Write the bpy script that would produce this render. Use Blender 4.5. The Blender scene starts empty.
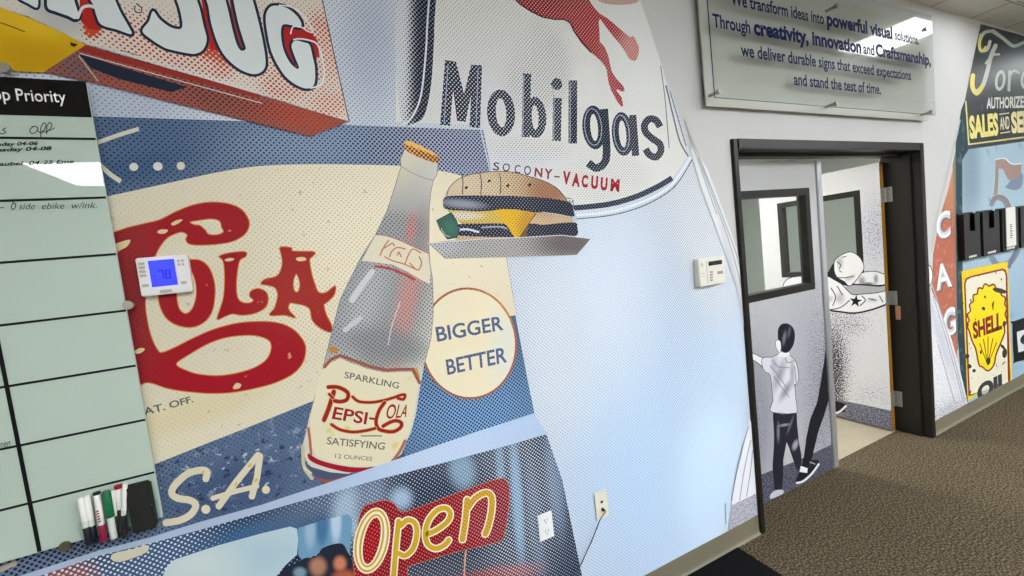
import bpy, bmesh, math, random
from mathutils import Vector, Matrix
from mathutils.geometry import tessellate_polygon
random.seed(7)
S = bpy.context.scene
COL = S.collection
# ------------------------------------------------------------------ camera
F_PX = 423.983; YAW = 0.428341; PITCH = -0.069882; ROLL = -0.111282
CAM = Vector((0.0, -1.487833, 1.609495))
fw = Vector((math.sin(YAW)*math.cos(PITCH), math.cos(YAW)*math.cos(PITCH), math.sin(PITCH)))
ri0 = Vector((math.cos(YAW), -math.sin(YAW), 0)); up0 = ri0.cross(fw)
c_, s_ = math.cos(ROLL), math.sin(ROLL)
RI = c_*ri0 + s_*up0; UP = -s_*ri0 + c_*up0; FW = fw
cd = bpy.data.cameras.new('camera'); cam = bpy.data.objects.new('camera', cd); COL.objects.link(cam)
cd.sensor_width = 36; cd.lens = F_PX/1024*36; cd.clip_start = .02; cd.clip_end = 60
M = Matrix((RI, UP, -FW)).transposed().to_4x4(); M.translation = CAM
cam.matrix_world = M; S.camera = cam
def ray(px, py): return RI*((px-512)/F_PX) - UP*((py-288)/F_PX) + FW

class Plane:
    """a real flat surface of the room: origin, right axis u, up axis v, outward normal n"""
    def __init__(s, o, u, n):
        s.o = Vector(o); s.u = Vector(u).normalized(); s.v = Vector((0,0,1)); s.n = Vector(n).normalized(); s.k = 0
    def uv(s, px, py):
        d = ray(px, py); t = (s.o-CAM).dot(s.n)/d.dot(s.n); p = CAM+d*t-s.o
        return (p.dot(s.u), p.dot(s.v))
    def at(s, u, v, off=0.0): return s.o + s.u*u + s.v*v + s.n*off
    def layer(s):
        s.k += 1; return .0006 + s.k*1.5e-5
W = Plane((0,0,0), (1,0,0), (0,-1,0))            # the long wall (u = x, v = z)

# ------------------------------------------------------------------ objects
WORLD_LOC = {}
def link(o, parent=None):
    COL.objects.link(o)
    if parent is not None: o.parent = parent
    return o
def tag(o, label=None, cat=None, group=None, kind=None):
    if label: o['label'] = label
    if cat: o['category'] = cat
    if group: o['group'] = group
    if kind: o['kind'] = kind
    return o
def empty(name, loc, label=None, cat=None, group=None, kind=None):
    o = bpy.data.objects.new(name, None); COL.objects.link(o); o.location = loc; o.empty_display_size = .05
    WORLD_LOC[o] = Vector(loc)
    return tag(o, label, cat, group, kind)
def mk(name, verts, faces, mats, parent=None, fm=None, uvs=None, smooth=False):
    vs = [Vector(v) for v in verts]
    if parent is not None: org = WORLD_LOC[parent]
    else:
        mn = Vector([min(v[i] for v in vs) for i in range(3)]); mx = Vector([max(v[i] for v in vs) for i in range(3)])
        org = Vector(((mn.x+mx.x)/2, (mn.y+mx.y)/2, mn.z))
    me = bpy.data.meshes.new(name)
    me.from_pydata([v-org for v in vs], [], faces)
    if not isinstance(mats, (list, tuple)): mats = [mats]
    for m in mats: me.materials.append(m)
    if fm: me.polygons.foreach_set('material_index', fm)
    if uvs:
        ul = me.uv_layers.new(name='UVMap')
        for l in me.loops: ul.data[l.index].uv = uvs[l.vertex_index]
    if smooth:
        me.polygons.foreach_set('use_smooth', [True]*len(me.polygons))
    me.update()
    o = bpy.data.objects.new(name, me); link(o, parent)
    if parent is None: o.location = org
    WORLD_LOC[o] = org
    return o
class MB:
    """collects solid shapes into ONE mesh"""
    def __init__(s): s.v=[]; s.f=[]; s.m=[]; s.mats=[]
    def mi(s, mat):
        if mat not in s.mats: s.mats.append(mat)
        return s.mats.index(mat)
    def add(s, vs, fs, mat):
        b = len(s.v); i = s.mi(mat); s.v += [Vector(v) for v in vs]
        for f in fs: s.f.append([b+k for k in f]); s.m.append(i)
    def box(s, x0,x1,y0,y1,z0,z1, mat, bev=0.0, T=None):
        bm = bmesh.new(); bmesh.ops.create_cube(bm, size=1)
        for v in bm.verts: v.co = Vector((x0+(v.co.x+.5)*(x1-x0), y0+(v.co.y+.5)*(y1-y0), z0+(v.co.z+.5)*(z1-z0)))
        if bev: bmesh.ops.bevel(bm, geom=bm.edges[:], offset=bev, segments=2, affect='EDGES')
        if T: 
            for v in bm.verts: v.co = T @ v.co
        bm.verts.index_update()
        s.add([v.co.copy() for v in bm.verts], [[v.index for v in f.verts] for f in bm.faces], mat); bm.free()
        return s
    def tube(s, pts, radii, mat, seg=14, caps=True):
        pts = [Vector(p) for p in pts]
        if not isinstance(radii, (list,tuple)): radii = [radii]*len(pts)
        vs=[]; fs=[]
        prev=None
        for i,p in enumerate(pts):
            a = pts[max(i-1,0)]; b = pts[min(i+1,len(pts)-1)]
            d = (b-a)
            if d.length < 1e-9: d = pts[-1]-pts[0]
            d.normalize()
            if prev is None:
                r = d.orthogonal().normalized()
            else:
                r = (prev - d*prev.dot(d)).normalized()
            prev = r; q = d.cross(r)
            for k in range(seg):
                an = 2*math.pi*k/seg; vs.append(p + (r*math.cos(an)+q*math.sin(an))*radii[i])
        n=len(pts)
        for i in range(n-1):
            for k in range(seg):
                k2=(k+1)%seg; fs.append([i*seg+k,i*seg+k2,(i+1)*seg+k2,(i+1)*seg+k])
        if caps:
            fs.append([k for k in range(seg)][::-1]); fs.append([(n-1)*seg+k for k in range(seg)])
        s.add(vs, fs, mat); return s
    def prism(s, P, pts, off0, off1, mat):
        """outline pts (u,v) on plane P, from offset off0 to off1"""
        n=len(pts); vs=[P.at(u,v,off0) for u,v in pts]+[P.at(u,v,off1) for u,v in pts]
        tri = tessellate_polygon([[Vector((u,v,0)) for u,v in pts]])
        fs=[list(t) for t in tri]+[[n+k for k in t][::-1] for t in tri]
        for i in range(n):
            j=(i+1)%n; fs.append([i,j,n+j,n+i])
        s.add(vs,fs,mat); return s
    def build(s, name, parent=None, smooth=False):
        o = mk(name, s.v, s.f, s.mats, parent, s.m)
        bm = bmesh.new(); bm.from_mesh(o.data); bmesh.ops.recalc_face_normals(bm, faces=bm.faces[:]); bm.to_mesh(o.data); bm.free()
        if smooth:
            o.data.polygons.foreach_set('use_smooth', [True]*len(o.data.polygons))
            o.data.set_sharp_from_angle(angle=math.radians(40))
        return o

# ------------------------------------------------------------------ materials
def lin(c):
    r=[]
    for x in c[:3]:
        x=x/255; r.append(x/12.92 if x<=.04045 else ((x+.055)/1.055)**2.4)
    return (r[0],r[1],r[2],1)
def nmat(name):
    m = bpy.data.materials.new(name); m.use_nodes=True; nt=m.node_tree
    return m, nt, nt.nodes['Principled BSDF'] if 'Principled BSDF' in nt.nodes else None
def plain(name, c, rough=.5, metal=0, spec=.4, noise=0, nscale=30, bump=0):
    m, nt, b = nmat(name)
    b.inputs['Base Color'].default_value = lin(c); b.inputs['Roughness'].default_value=rough; b.inputs['Metallic'].default_value=metal
    b.inputs['Specular IOR Level'].default_value=spec
    if noise or bump:
        tc=nt.nodes.new('ShaderNodeTexCoord'); n=nt.nodes.new('ShaderNodeTexNoise'); n.inputs['Scale'].default_value=nscale; n.inputs['Detail'].default_value=4
        nt.links.new(tc.outputs['Object'], n.inputs['Vector'])
        if noise:
            mr=nt.nodes.new('ShaderNodeMixRGB'); mr.inputs[1].default_value=lin([x*(1-noise) for x in c]); mr.inputs[2].default_value=lin([min(255,x*(1+noise)) for x in c])
            nt.links.new(n.outputs['Fac'], mr.inputs[0]); nt.links.new(mr.outputs[0], b.inputs['Base Color'])
        if bump:
            bp=nt.nodes.new('ShaderNodeBump'); bp.inputs['Strength'].default_value=bump; bp.inputs['Distance'].default_value=.002
            nt.links.new(n.outputs['Fac'], bp.inputs['Height']); nt.links.new(bp.outputs[0], b.inputs['Normal'])
    return m
def clear(name, tint=(245,250,248), rough=.0, ior=1.45):
    m, nt, b = nmat(name); nt.nodes.remove(b)
    out=nt.nodes['Material Output']; t=nt.nodes.new('ShaderNodeBsdfTransparent'); g=nt.nodes.new('ShaderNodeBsdfGlossy')
    t.inputs[0].default_value=lin(tint); g.inputs['Roughness'].default_value=rough
    f=nt.nodes.new('ShaderNodeFresnel'); f.inputs[0].default_value=ior; mx=nt.nodes.new('ShaderNodeMixShader')
    ge=nt.nodes.new('ShaderNodeNewGeometry'); sb=nt.nodes.new('ShaderNodeMath'); sb.operation='SUBTRACT'; sb.inputs[0].default_value=1; nt.links.new(ge.outputs['Backfacing'],sb.inputs[1])
    ml=nt.nodes.new('ShaderNodeMath'); ml.operation='MULTIPLY'; nt.links.new(f.outputs[0],ml.inputs[0]); nt.links.new(sb.outputs[0],ml.inputs[1]); nt.links.new(ml.outputs[0],mx.inputs[0]); nt.links.new(t.outputs[0],mx.inputs[1]); nt.links.new(g.outputs[0],mx.inputs[2]); nt.links.new(mx.outputs[0],out.inputs[0])
    return m
def emit(name, c, st):
    m, nt, b = nmat(name); b.inputs['Base Color'].default_value=lin(c); b.inputs['Emission Color'].default_value=lin(c); b.inputs['Emission Strength'].default_value=st
    return m
# node groups: soft ellipse and halftone grid
def grp_blob():
    g=bpy.data.node_groups.new('soft ellipse','ShaderNodeTree'); I=g.interface
    for n,t in (('UV','NodeSocketVector'),('C','NodeSocketVector'),('A','NodeSocketVector'),('B','NodeSocketVector'),('Soft','NodeSocketFloat')): I.new_socket(n,in_out='INPUT',socket_type=t)
    I.new_socket('Fac',in_out='OUTPUT',socket_type='NodeSocketFloat')
    i=g.nodes.new('NodeGroupInput'); o=g.nodes.new('NodeGroupOutput'); L=g.links.new
    sb=g.nodes.new('ShaderNodeVectorMath'); sb.operation='SUBTRACT'; L(i.outputs['UV'],sb.inputs[0]); L(i.outputs['C'],sb.inputs[1])
    d=[]
    for k in 'AB':
        x=g.nodes.new('ShaderNodeVectorMath'); x.operation='DOT_PRODUCT'; L(sb.outputs[0],x.inputs[0]); L(i.outputs[k],x.inputs[1]); d.append(x)
    cb=g.nodes.new('ShaderNodeCombineXYZ'); L(d[0].outputs['Value'],cb.inputs[0]); L(d[1].outputs['Value'],cb.inputs[1])
    ln=g.nodes.new('ShaderNodeVectorMath'); ln.operation='LENGTH'; L(cb.outputs[0],ln.inputs[0])
    lo=g.nodes.new('ShaderNodeMath'); lo.operation='SUBTRACT'; lo.inputs[0].default_value=1; L(i.outputs['Soft'],lo.inputs[1])
    hi=g.nodes.new('ShaderNodeMath'); hi.operation='ADD'; hi.inputs[0].default_value=1; L(i.outputs['Soft'],hi.inputs[1])
    mr=g.nodes.new('ShaderNodeMapRange'); mr.interpolation_type='SMOOTHSTEP'
    L(ln.outputs['Value'],mr.inputs[0]); L(lo.outputs[0],mr.inputs[1]); L(hi.outputs[0],mr.inputs[2]); mr.inputs[3].default_value=1; mr.inputs[4].default_value=0
    L(mr.outputs[0],o.inputs[0]); return g
def grp_ht(pitch=.0108):
    g=bpy.data.node_groups.new('halftone grid','ShaderNodeTree'); I=g.interface
    I.new_socket('UV',in_out='INPUT',socket_type='NodeSocketVector'); I.new_socket('D',in_out='OUTPUT',socket_type='NodeSocketFloat')
    i=g.nodes.new('NodeGroupInput'); o=g.nodes.new('NodeGroupOutput'); L=g.links.new; k=.70711/pitch; fr=[]
    for v in ((k,k,0),(k,-k,0)):
        x=g.nodes.new('ShaderNodeVectorMath'); x.operation='DOT_PRODUCT'; L(i.outputs[0],x.inputs[0]); x.inputs[1].default_value=v
        f=g.nodes.new('ShaderNodeMath'); f.operation='FRACT'; L(x.outputs['Value'],f.inputs[0])
        s=g.nodes.new('ShaderNodeMath'); s.operation='SUBTRACT'; L(f.outputs[0],s.inputs[0]); s.inputs[1].default_value=.5; fr.append(s)
    cb=g.nodes.new('ShaderNodeCombineXYZ'); L(fr[0].outputs[0],cb.inputs[0]); L(fr[1].outputs[0],cb.inputs[1])
    ln=g.nodes.new('ShaderNodeVectorMath'); ln.operation='LENGTH'; L(cb.outputs[0],ln.inputs[0]); L(ln.outputs['Value'],o.inputs[0]); return g
GB=grp_blob(); GH=grp_ht()
def blob_node(nt, uv, b, P):
    cx,cy,rx,ry,rot,soft=b[:6]
    c=P.uv(cx,cy); ex=P.uv(cx+1,cy); ey=P.uv(cx,cy+1)
    J=Matrix(((ex[0]-c[0],ey[0]-c[0]),(ex[1]-c[1],ey[1]-c[1]))); Ji=J.inverted()
    a=math.radians(rot); ca,sa=math.cos(a),math.sin(a)
    A=(( ca*Ji[0][0]+sa*Ji[1][0])/rx,( ca*Ji[0][1]+sa*Ji[1][1])/rx,0)
    B=((-sa*Ji[0][0]+ca*Ji[1][0])/ry,(-sa*Ji[0][1]+ca*Ji[1][1])/ry,0)
    g=nt.nodes.new('ShaderNodeGroup'); g.node_tree=GB; nt.links.new(uv,g.inputs['UV'])
    g.inputs['C'].default_value=(c[0],c[1],0); g.inputs['A'].default_value=A; g.inputs['B'].default_value=B; g.inputs['Soft'].default_value=soft
    return g.outputs[0]
def pm(name, base, blobs=(), dots=(), speck=None, P=W, rough=.45, spec=.10, patch=None):
    """printed vinyl: base colour, soft ellipses (px centre, radii), halftone dots, speckle"""
    m, nt, bs = nmat(name); L=nt.links.new
    u=nt.nodes.new('ShaderNodeUVMap'); uv=u.outputs[0]
    cur=None
    def mix(fac, col):
        nonlocal cur
        x=nt.nodes.new('ShaderNodeMixRGB')
        if cur is None: x.inputs[1].default_value=lin(base)
        else: L(cur,x.inputs[1])
        L(fac,x.inputs[0]); x.inputs[2].default_value=lin(col); cur=x.outputs[0]
    for b in blobs: mix(blob_node(nt,uv,b,P), b[6])
    if patch:                                  # (scale, threshold, softness, colour)
        for pt in patch:
            n=nt.nodes.new('ShaderNodeTexNoise'); n.inputs['Scale'].default_value=pt[0]; n.inputs['Detail'].default_value=5; L(uv,n.inputs['Vector'])
            mr=nt.nodes.new('ShaderNodeMapRange'); mr.inputs[1].default_value=pt[1]; mr.inputs[2].default_value=pt[1]+pt[2]; L(n.outputs['Fac'],mr.inputs[0]); f=mr.outputs[0]
            if len(pt)>4:
                mm=nt.nodes.new('ShaderNodeMath'); mm.operation='MULTIPLY'; L(f,mm.inputs[0]); L(blob_node(nt,uv,pt[4],P),mm.inputs[1]); f=mm.outputs[0]
            mix(f, pt[3])
    if dots:
        h=nt.nodes.new('ShaderNodeGroup'); h.node_tree=GH; L(uv,h.inputs[0])
        for d in dots:
            col,r=d[0],d[1]; rb=d[2] if len(d)>2 else ()
            rv=nt.nodes.new('ShaderNodeValue'); rv.outputs[0].default_value=r; rs=rv.outputs[0]
            for b in rb:
                x=nt.nodes.new('ShaderNodeMix'); x.data_type='FLOAT'; L(blob_node(nt,uv,b,P),x.inputs[0]); L(rs,x.inputs[2]); x.inputs[3].default_value=b[6]; rs=x.outputs[0]
            sb=nt.nodes.new('ShaderNodeMath'); sb.operation='SUBTRACT'; L(rs,sb.inputs[0]); L(h.outputs[0],sb.inputs[1])
            mr=nt.nodes.new('ShaderNodeMapRange'); mr.inputs[1].default_value=-.03; mr.inputs[2].default_value=.03; L(sb.outputs[0],mr.inputs[0]); mix(mr.outputs[0],col)
    if speck:                                  # list of (scale, thr, col, blob?)
        for sp in speck:
            n=nt.nodes.new('ShaderNodeTexNoise'); n.inputs['Scale'].default_value=sp[0]; n.inputs['Detail'].default_value=2; L(uv,n.inputs['Vector'])
            f=n.outputs['Fac']
            if len(sp)>3:
                mm=nt.nodes.new('ShaderNodeMath'); mm.operation='MULTIPLY_ADD'; L(blob_node(nt,uv,sp[3],P),mm.inputs[0]); mm.inputs[1].default_value=sp[4] if len(sp)>4 else .3; L(f,mm.inputs[2]); f=mm.outputs[0]
            mr=nt.nodes.new('ShaderNodeMapRange'); mr.inputs[1].default_value=sp[1]; mr.inputs[2].default_value=sp[1]+.06; L(f,mr.inputs[0]); mix(mr.outputs[0],sp[2])
    if cur is None: bs.inputs['Base Color'].default_value=lin(base)
    else: L(cur,bs.inputs['Base Color'])
    bs.inputs['Roughness'].default_value=rough; bs.inputs['Specular IOR Level'].default_value=spec
    return m
_inks={}
def ink(c, rough=.42):
    k=(tuple(c),rough)
    if k not in _inks: _inks[k]=plain('ink %d %d %d'%tuple(c), c, rough, spec=.10)
    return _inks[k]

# ------------------------------------------------------------------ flat artwork printed on a plane
def Z(ox, oy, s): return lambda *pts: [(ox+x/s, oy+y/s) for x,y in pts]
def sm(pts, n=5, closed=True):
    out=[]; N=len(pts)
    rng=range(N) if closed else range(N-1)
    for i in rng:
        if closed: p0,p1,p2,p3=pts[(i-1)%N],pts[i],pts[(i+1)%N],pts[(i+2)%N]
        else: p0,p1,p2,p3=pts[max(i-1,0)],pts[i],pts[i+1],pts[min(i+2,N-1)]
        for k in range(n):
            t=k/n; t2=t*t; t3=t2*t
            out.append(tuple(.5*(2*p1[j]+(-p0[j]+p2[j])*t+(2*p0[j]-5*p1[j]+4*p2[j]-p3[j])*t2+(-p0[j]+3*p1[j]-3*p2[j]+p3[j])*t3) for j in (0,1)))
    if not closed: out.append(tuple(pts[-1]))
    return out
def ell(cx,cy,rx,ry,rot=0,n=32):
    a=math.radians(rot); return [(cx+rx*math.cos(t)*math.cos(a)-ry*math.sin(t)*math.sin(a), cy+rx*math.cos(t)*math.sin(a)+ry*math.sin(t)*math.cos(a)) for t in [2*math.pi*k/n for k in range(n)]]
def area(p): return sum(p[i][0]*p[(i+1)%len(p)][1]-p[(i+1)%len(p)][0]*p[i][1] for i in range(len(p)))/2
def grow(p, d):
    """outline moved outwards by d"""
    n=len(p); sg=1 if area(p)>0 else -1; out=[]
    for i in range(n):
        a=Vector(p[i-1]); b=Vector(p[i]); c=Vector(p[(i+1)%n]); e1=(b-a); e2=(c-b)
        if e1.length<1e-6 or e2.length<1e-6: out.append(tuple(b)); continue
        e1.normalize(); e2.normalize(); n1=Vector((e1.y,-e1.x)); n2=Vector((e2.y,-e2.x)); m=n1+n2
        if m.length<.3: m=n1*1.0; k=1
        else: m.normalize(); k=1/max(.5,m.dot(n1))
        out.append(tuple(b+m*(sg*d*k)))
    return out
FONTC=[0]
def text_mesh(s, bold=0.0, shear=0.0):
    cu=bpy.data.curves.new('lettering','FONT'); cu.body=s; cu.size=1; cu.offset=bold; cu.shear=shear; cu.resolution_u=4
    ob=bpy.data.objects.new('lettering',cu); COL.objects.link(ob)
    dg=bpy.context.evaluated_depsgraph_get(); dg.update()
    me=bpy.data.meshes.new_from_object(ob.evaluated_get(dg))
    v=[(p.co.x,p.co.y) for p in me.vertices]; f=[list(p.vertices) for p in me.polygons]
    COL.objects.unlink(ob); bpy.data.objects.remove(ob); bpy.data.curves.remove(cu); bpy.data.meshes.remove(me)
    return v,f
def quad_map(q):
    """projective map of the unit square (0,0 = bottom left) on TL,TR,BR,BL"""
    (x3,y3),(x2,y2),(x1,y1),(x0,y0)=q
    dx1,dx2=x1-x2,x3-x2; dy1,dy2=y1-y2,y3-y2; sx=x0-x1+x2-x3; sy=y0-y1+y2-y3
    den=dx1*dy2-dx2*dy1; g=(sx*dy2-dx2*sy)/den; h=(dx1*sy-sx*dy1)/den
    a=x1-x0+g*x1; b=x3-x0+h*x3; d=y1-y0+g*y1; e=y3-y0+h*y3
    return lambda u,v: ((a*u+b*v+x0)/(g*u+h*v+1), (d*u+e*v+y0)/(g*u+h*v+1))
class Art:
    def __init__(s, P=W): s.P=P; s.v=[]; s.uv=[]; s.f=[]; s.m=[]; s.mats=[]
    lim=None
    def _add(s, uvs, faces, mat):
        if s.lim: uvs=[(min(max(u,s.lim[0]),s.lim[1]),min(max(v,s.lim[2]),s.lim[3])) for u,v in uvs]
        off=s.P.layer(); b=len(s.v)
        if not hasattr(mat,'node_tree'): mat=ink(mat)
        if mat not in s.mats: s.mats.append(mat)
        i=s.mats.index(mat)
        s.v+=[s.P.at(u,v,off) for u,v in uvs]; s.uv+=list(uvs)
        for f in faces: s.f.append([b+k for k in f]); s.m.append(i)
    def poly(s, mat, pts, holes=(), smooth=False, metric=False):
        if smooth: pts=sm(pts); holes=[sm(h) for h in holes]
        loops=[[s.P.uv(*p) if not metric else p for p in l] for l in [pts]+list(holes)]
        tri=tessellate_polygon([[Vector((a,b,0)) for a,b in l] for l in loops])
        s._add([p for l in loops for p in l], [list(t) for t in tri], mat); return s
    def outl(s, mat, line, d, pts, holes=(), smooth=True):
        """filled shape with an outline ink of width d around it"""
        if smooth: pts=sm(pts); holes=[sm(h) for h in holes]
        s.poly(line, grow(pts,d), [grow(h,-d) for h in holes]); s.poly(mat, pts, holes); return s
    def stroke(s, mat, pts, w, smooth=True, cap=True, metric=False, closed=False):
        if smooth: pts=sm(pts, 5, closed)
        n=len(pts); L=[];R=[]
        ws=w if isinstance(w,(list,tuple)) else None
        for i,p in enumerate(pts):
            if closed: a,b=pts[i-1],pts[(i+1)%n]
            else: a,b=pts[max(i-1,0)],pts[min(i+1,n-1)]
            p0=Vector(p); d1=p0-Vector(a); d2=Vector(b)-p0
            if d1.length<1e-9: d1=d2
            if d2.length<1e-9: d2=d1
            d1=d1.normalized(); d2=d2.normalized(); n1=Vector((d1.y,-d1.x)); m=n1+Vector((d2.y,-d2.x))
            if m.length<.2: m=n1; k=1
            else: m.normalize(); k=1/max(.6,m.dot(n1))
            t=i/(n-1); hw=(ws[0]+(ws[1]-ws[0])*t if ws else w)/2
            L.append(p0+m*hw*k); R.append(p0-m*hw*k)
        vs=L+R; fs=[[i,i+1,n+i+1,n+i] for i in range(n-1)]
        if closed: fs.append([n-1,0,n,2*n-1])
        elif cap:
            for e,(c,q) in enumerate(((pts[0],pts[1]),(pts[-1],pts[-2]))):
                c=Vector(c); d=(c-Vector(q)).normalized(); r=(ws[e] if ws else w)/2; nn=Vector((d.y,-d.x)); b=len(vs)
                for k in range(7):
                    t=math.pi*k/6; vs.append(c+nn*math.cos(t)*r+d*math.sin(t)*r)
                fs.append(list(range(b,b+7)))
        s._add([s.P.uv(*p) if not metric else tuple(p) for p in vs], fs, mat); return s
    def ring(s, mat, c, ro, ri, rot=0):
        return s.poly(mat, ell(c[0],c[1],ro[0],ro[1],rot), [ell(c[0],c[1],ri[0],ri[1],rot)])
    def text(s, mat, st, quad, bold=0.0, shear=0.0, metric=False):
        v,f=text_mesh(st,bold,shear); xs=[p[0] for p in v]; x0,x1=min(xs),max(xs)
        y0=min(p[1] for p in v) if not any(c in st for c in 'gpqyj,Q') else -.0; y1=max(p[1] for p in v)
        mp=quad_map(quad); w=[mp((x-x0)/(x1-x0),(y-y0)/(y1-y0)) for x,y in v]
        s._add([s.P.uv(*p) if not metric else p for p in w], f, mat); return s
    def build(s, name, parent=None):
        return mk(name, s.v, s.f, s.mats, parent, s.m, s.uv)

exec_parts = []
# ================================================================== ROOM SHELL
H = 3.02
wallm = plain('wall paint', (197,197,195), .55, noise=.012, nscale=6, bump=.05)
ceilm = None
def ceil_mat():
    m, nt, b = nmat('acoustic ceiling tile'); L=nt.links.new
    tc=nt.nodes.new('ShaderNodeNewGeometry'); sp=nt.nodes.new('ShaderNodeSeparateXYZ'); L(tc.outputs['Position'],sp.inputs[0])
    n=nt.nodes.new('ShaderNodeTexNoise'); n.inputs['Scale'].default_value=90; n.inputs['Detail'].default_value=4; L(tc.outputs['Position'],n.inputs['Vector'])
    mx=nt.nodes.new('ShaderNodeMixRGB'); mx.inputs[1].default_value=lin((176,174,166)); mx.inputs[2].default_value=lin((230,228,221)); L(n.outputs['Fac'],mx.inputs[0])
    cur=mx.outputs[0]
    for k,(ax,off) in enumerate((('X',4.10),('Y',-.22))):
        a=nt.nodes.new('ShaderNodeMath'); a.operation='SUBTRACT'; L(sp.outputs[ax],a.inputs[0]); a.inputs[1].default_value=off-.61*40
        w=nt.nodes.new('ShaderNodeMath'); w.operation='MODULO'; L(a.outputs[0],w.inputs[0]); w.inputs[1].default_value=.61
        p=nt.nodes.new('ShaderNodeMath'); p.operation='PINGPONG'; L(w.outputs[0],p.inputs[0]); p.inputs[1].default_value=.305
        for th,c in ((.013,(95,93,88)),(.009,(190,188,180))):
            q=nt.nodes.new('ShaderNodeMath'); q.operation='LESS_THAN'; L(p.outputs[0],q.inputs[0]); q.inputs[1].default_value=th
            x=nt.nodes.new('ShaderNodeMixRGB'); L(q.outputs[0],x.inputs[0]); L(cur,x.inputs[1]); x.inputs[2].default_value=lin(c); cur=x.outputs[0]
    L(cur,b.inputs['Base Color']); b.inputs['Roughness'].default_value=.9
    return m
def carpet_mat():
    m, nt, b = nmat('flecked carpet'); L=nt.links.new
    g=nt.nodes.new('ShaderNodeNewGeometry')
    def noise(s,d=3):
        n=nt.nodes.new('ShaderNodeTexNoise'); n.inputs['Scale'].default_value=s; n.inputs['Detail'].default_value=d; L(g.outputs['Position'],n.inputs['Vector']); return n.outputs['Fac']
    cr=nt.nodes.new('ShaderNodeValToRGB'); e=cr.color_ramp.elements
    e[0].position=.38; e[0].color=lin((56,49,38)); e[1].position=.62; e[1].color=lin((124,112,87))
    e2=e.new(.5); e2.color=lin((80,71,55)); L(noise(110,6),cr.inputs[0])
    n2=noise(3,2); x=nt.nodes.new('ShaderNodeMixRGB'); x.blend_type='MULTIPLY'; x.inputs[0].default_value=1
    c2=nt.nodes.new('ShaderNodeValToRGB'); c2.color_ramp.elements[0].color=(.8,.8,.8,1); c2.color_ramp.elements[1].color=(1,1,1,1); L(n2,c2.inputs[0])
    L(cr.outputs[0],x.inputs[1]); L(c2.outputs[0],x.inputs[2]); L(x.outputs[0],b.inputs['Base Color'])
    bp=nt.nodes.new('ShaderNodeBump'); bp.inputs['Strength'].default_value=.6; bp.inputs['Distance'].default_value=.004; L(noise(160),bp.inputs['Height']); L(bp.outputs[0],b.inputs['Normal'])
    b.inputs['Roughness'].default_value=.95; b.inputs['Specular IOR Level'].default_value=.1
    return m
concrete = plain('polished concrete', (158,150,130), .45, noise=.12, nscale=5)
XL,XR,YB = -3.6, 9.5, -6.2
DX0,DX1,DZ = 1.994, 3.868, 2.08       # outside edges of the steel door frame
WT = .16
FX0,FX1 = 1.966,2.000
def st(mb, name): return tag(mb.build(name), kind='structure')
m=MB(); cc=wallm
m.box(XL,FX0+.015,0,WT,0,H,cc); m.box(DX1-.02,XR,0,WT,0,H,cc); m.box(FX0+.015,DX1-.02,0,WT,DZ-.02,H,cc); st(m,'wall_front')
st(MB().box(XL-.1,XL,YB,0,0,H,wallm),'wall_left'); st(MB().box(XR,XR+.1,YB,WT,0,H,wallm),'wall_right')
st(MB().box(XL-.1,XR+.1,YB-.1,YB,0,H,plain('back wall paint',(222,222,216),.6)),'wall_back')
st(MB().box(XL-.1,XR+.1,YB-.1,.178,-.1,0,carpet_mat()),'floor')
st(MB().box(XL-.1,XR+.1,YB-.1,WT,H,H+.1,ceil_mat()),'ceiling')
# room behind the doors
green = plain('grey green wall paint',(204,211,207),.6)
RX0,RX1,RY = 1.2,7.2,4.2
st(MB().box(RX0,RX1,.178,RY,-.1,0,concrete),'floor_far')
st(MB().box(RX0,RX1,WT,RY,2.7,2.8,plain('far ceiling paint',(225,225,222),.8)),'ceiling_far')
st(MB().box(RX0-.1,RX1+.1,RY,RY+.1,0,2.8,green),'wall_far')
st(MB().box(RX0-.1,RX0,WT,RY,0,2.8,green),'wall_far_left'); st(MB().box(RX1,RX1+.1,WT,RY,0,2.8,green),'wall_far_right')
# baseboards
bbm = plain('taupe vinyl cove base',(116,110,92),.45)
def baseboard(x0,x1,name):
    prof=[(0,.1),(-.004,.1),(-.005,.02),(-.008,.01),(-.016,.003),(-.017,0),(0,0)]
    vs=[(x0,y,z) for y,z in prof]+[(x1,y,z) for y,z in prof]; n=len(prof)
    mb=MB(); mb.add(vs,[[i,(i+1)%n,n+(i+1)%n,n+i] for i in range(n)]+[list(range(n))[::-1],[n+i for i in range(n)]],bbm)
    st(mb,name)
baseboard(XL,FX0,'baseboard_left'); baseboard(DX1,XR,'baseboard_right')

# ================================================================== DOOR FRAME AND DOORS
framem = plain('dark bronze painted steel',(33,31,27),.35,spec=.2)
def fbox(mb,*a,bev=.003): mb.box(*a,framem,bev)
m=MB()
m.box(FX0,FX1,-.018,.19,0,DZ,framem,.003); m.box(DX1-.05,DX1,-.022,.075,0,DZ,framem,.003)
m.box(DX1-.066,DX1-.0505,.03,.2,0,DZ-.052,framem,.003)
m.box(FX1+.0005,DX1-.0505,-.022,.19,DZ-.05,DZ,framem,.003)
m.box(FX1+.0005,DX1-.1,.06,.12,DZ-.07,DZ-.0505,framem,.002)
st(m,'trim_1')
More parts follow.
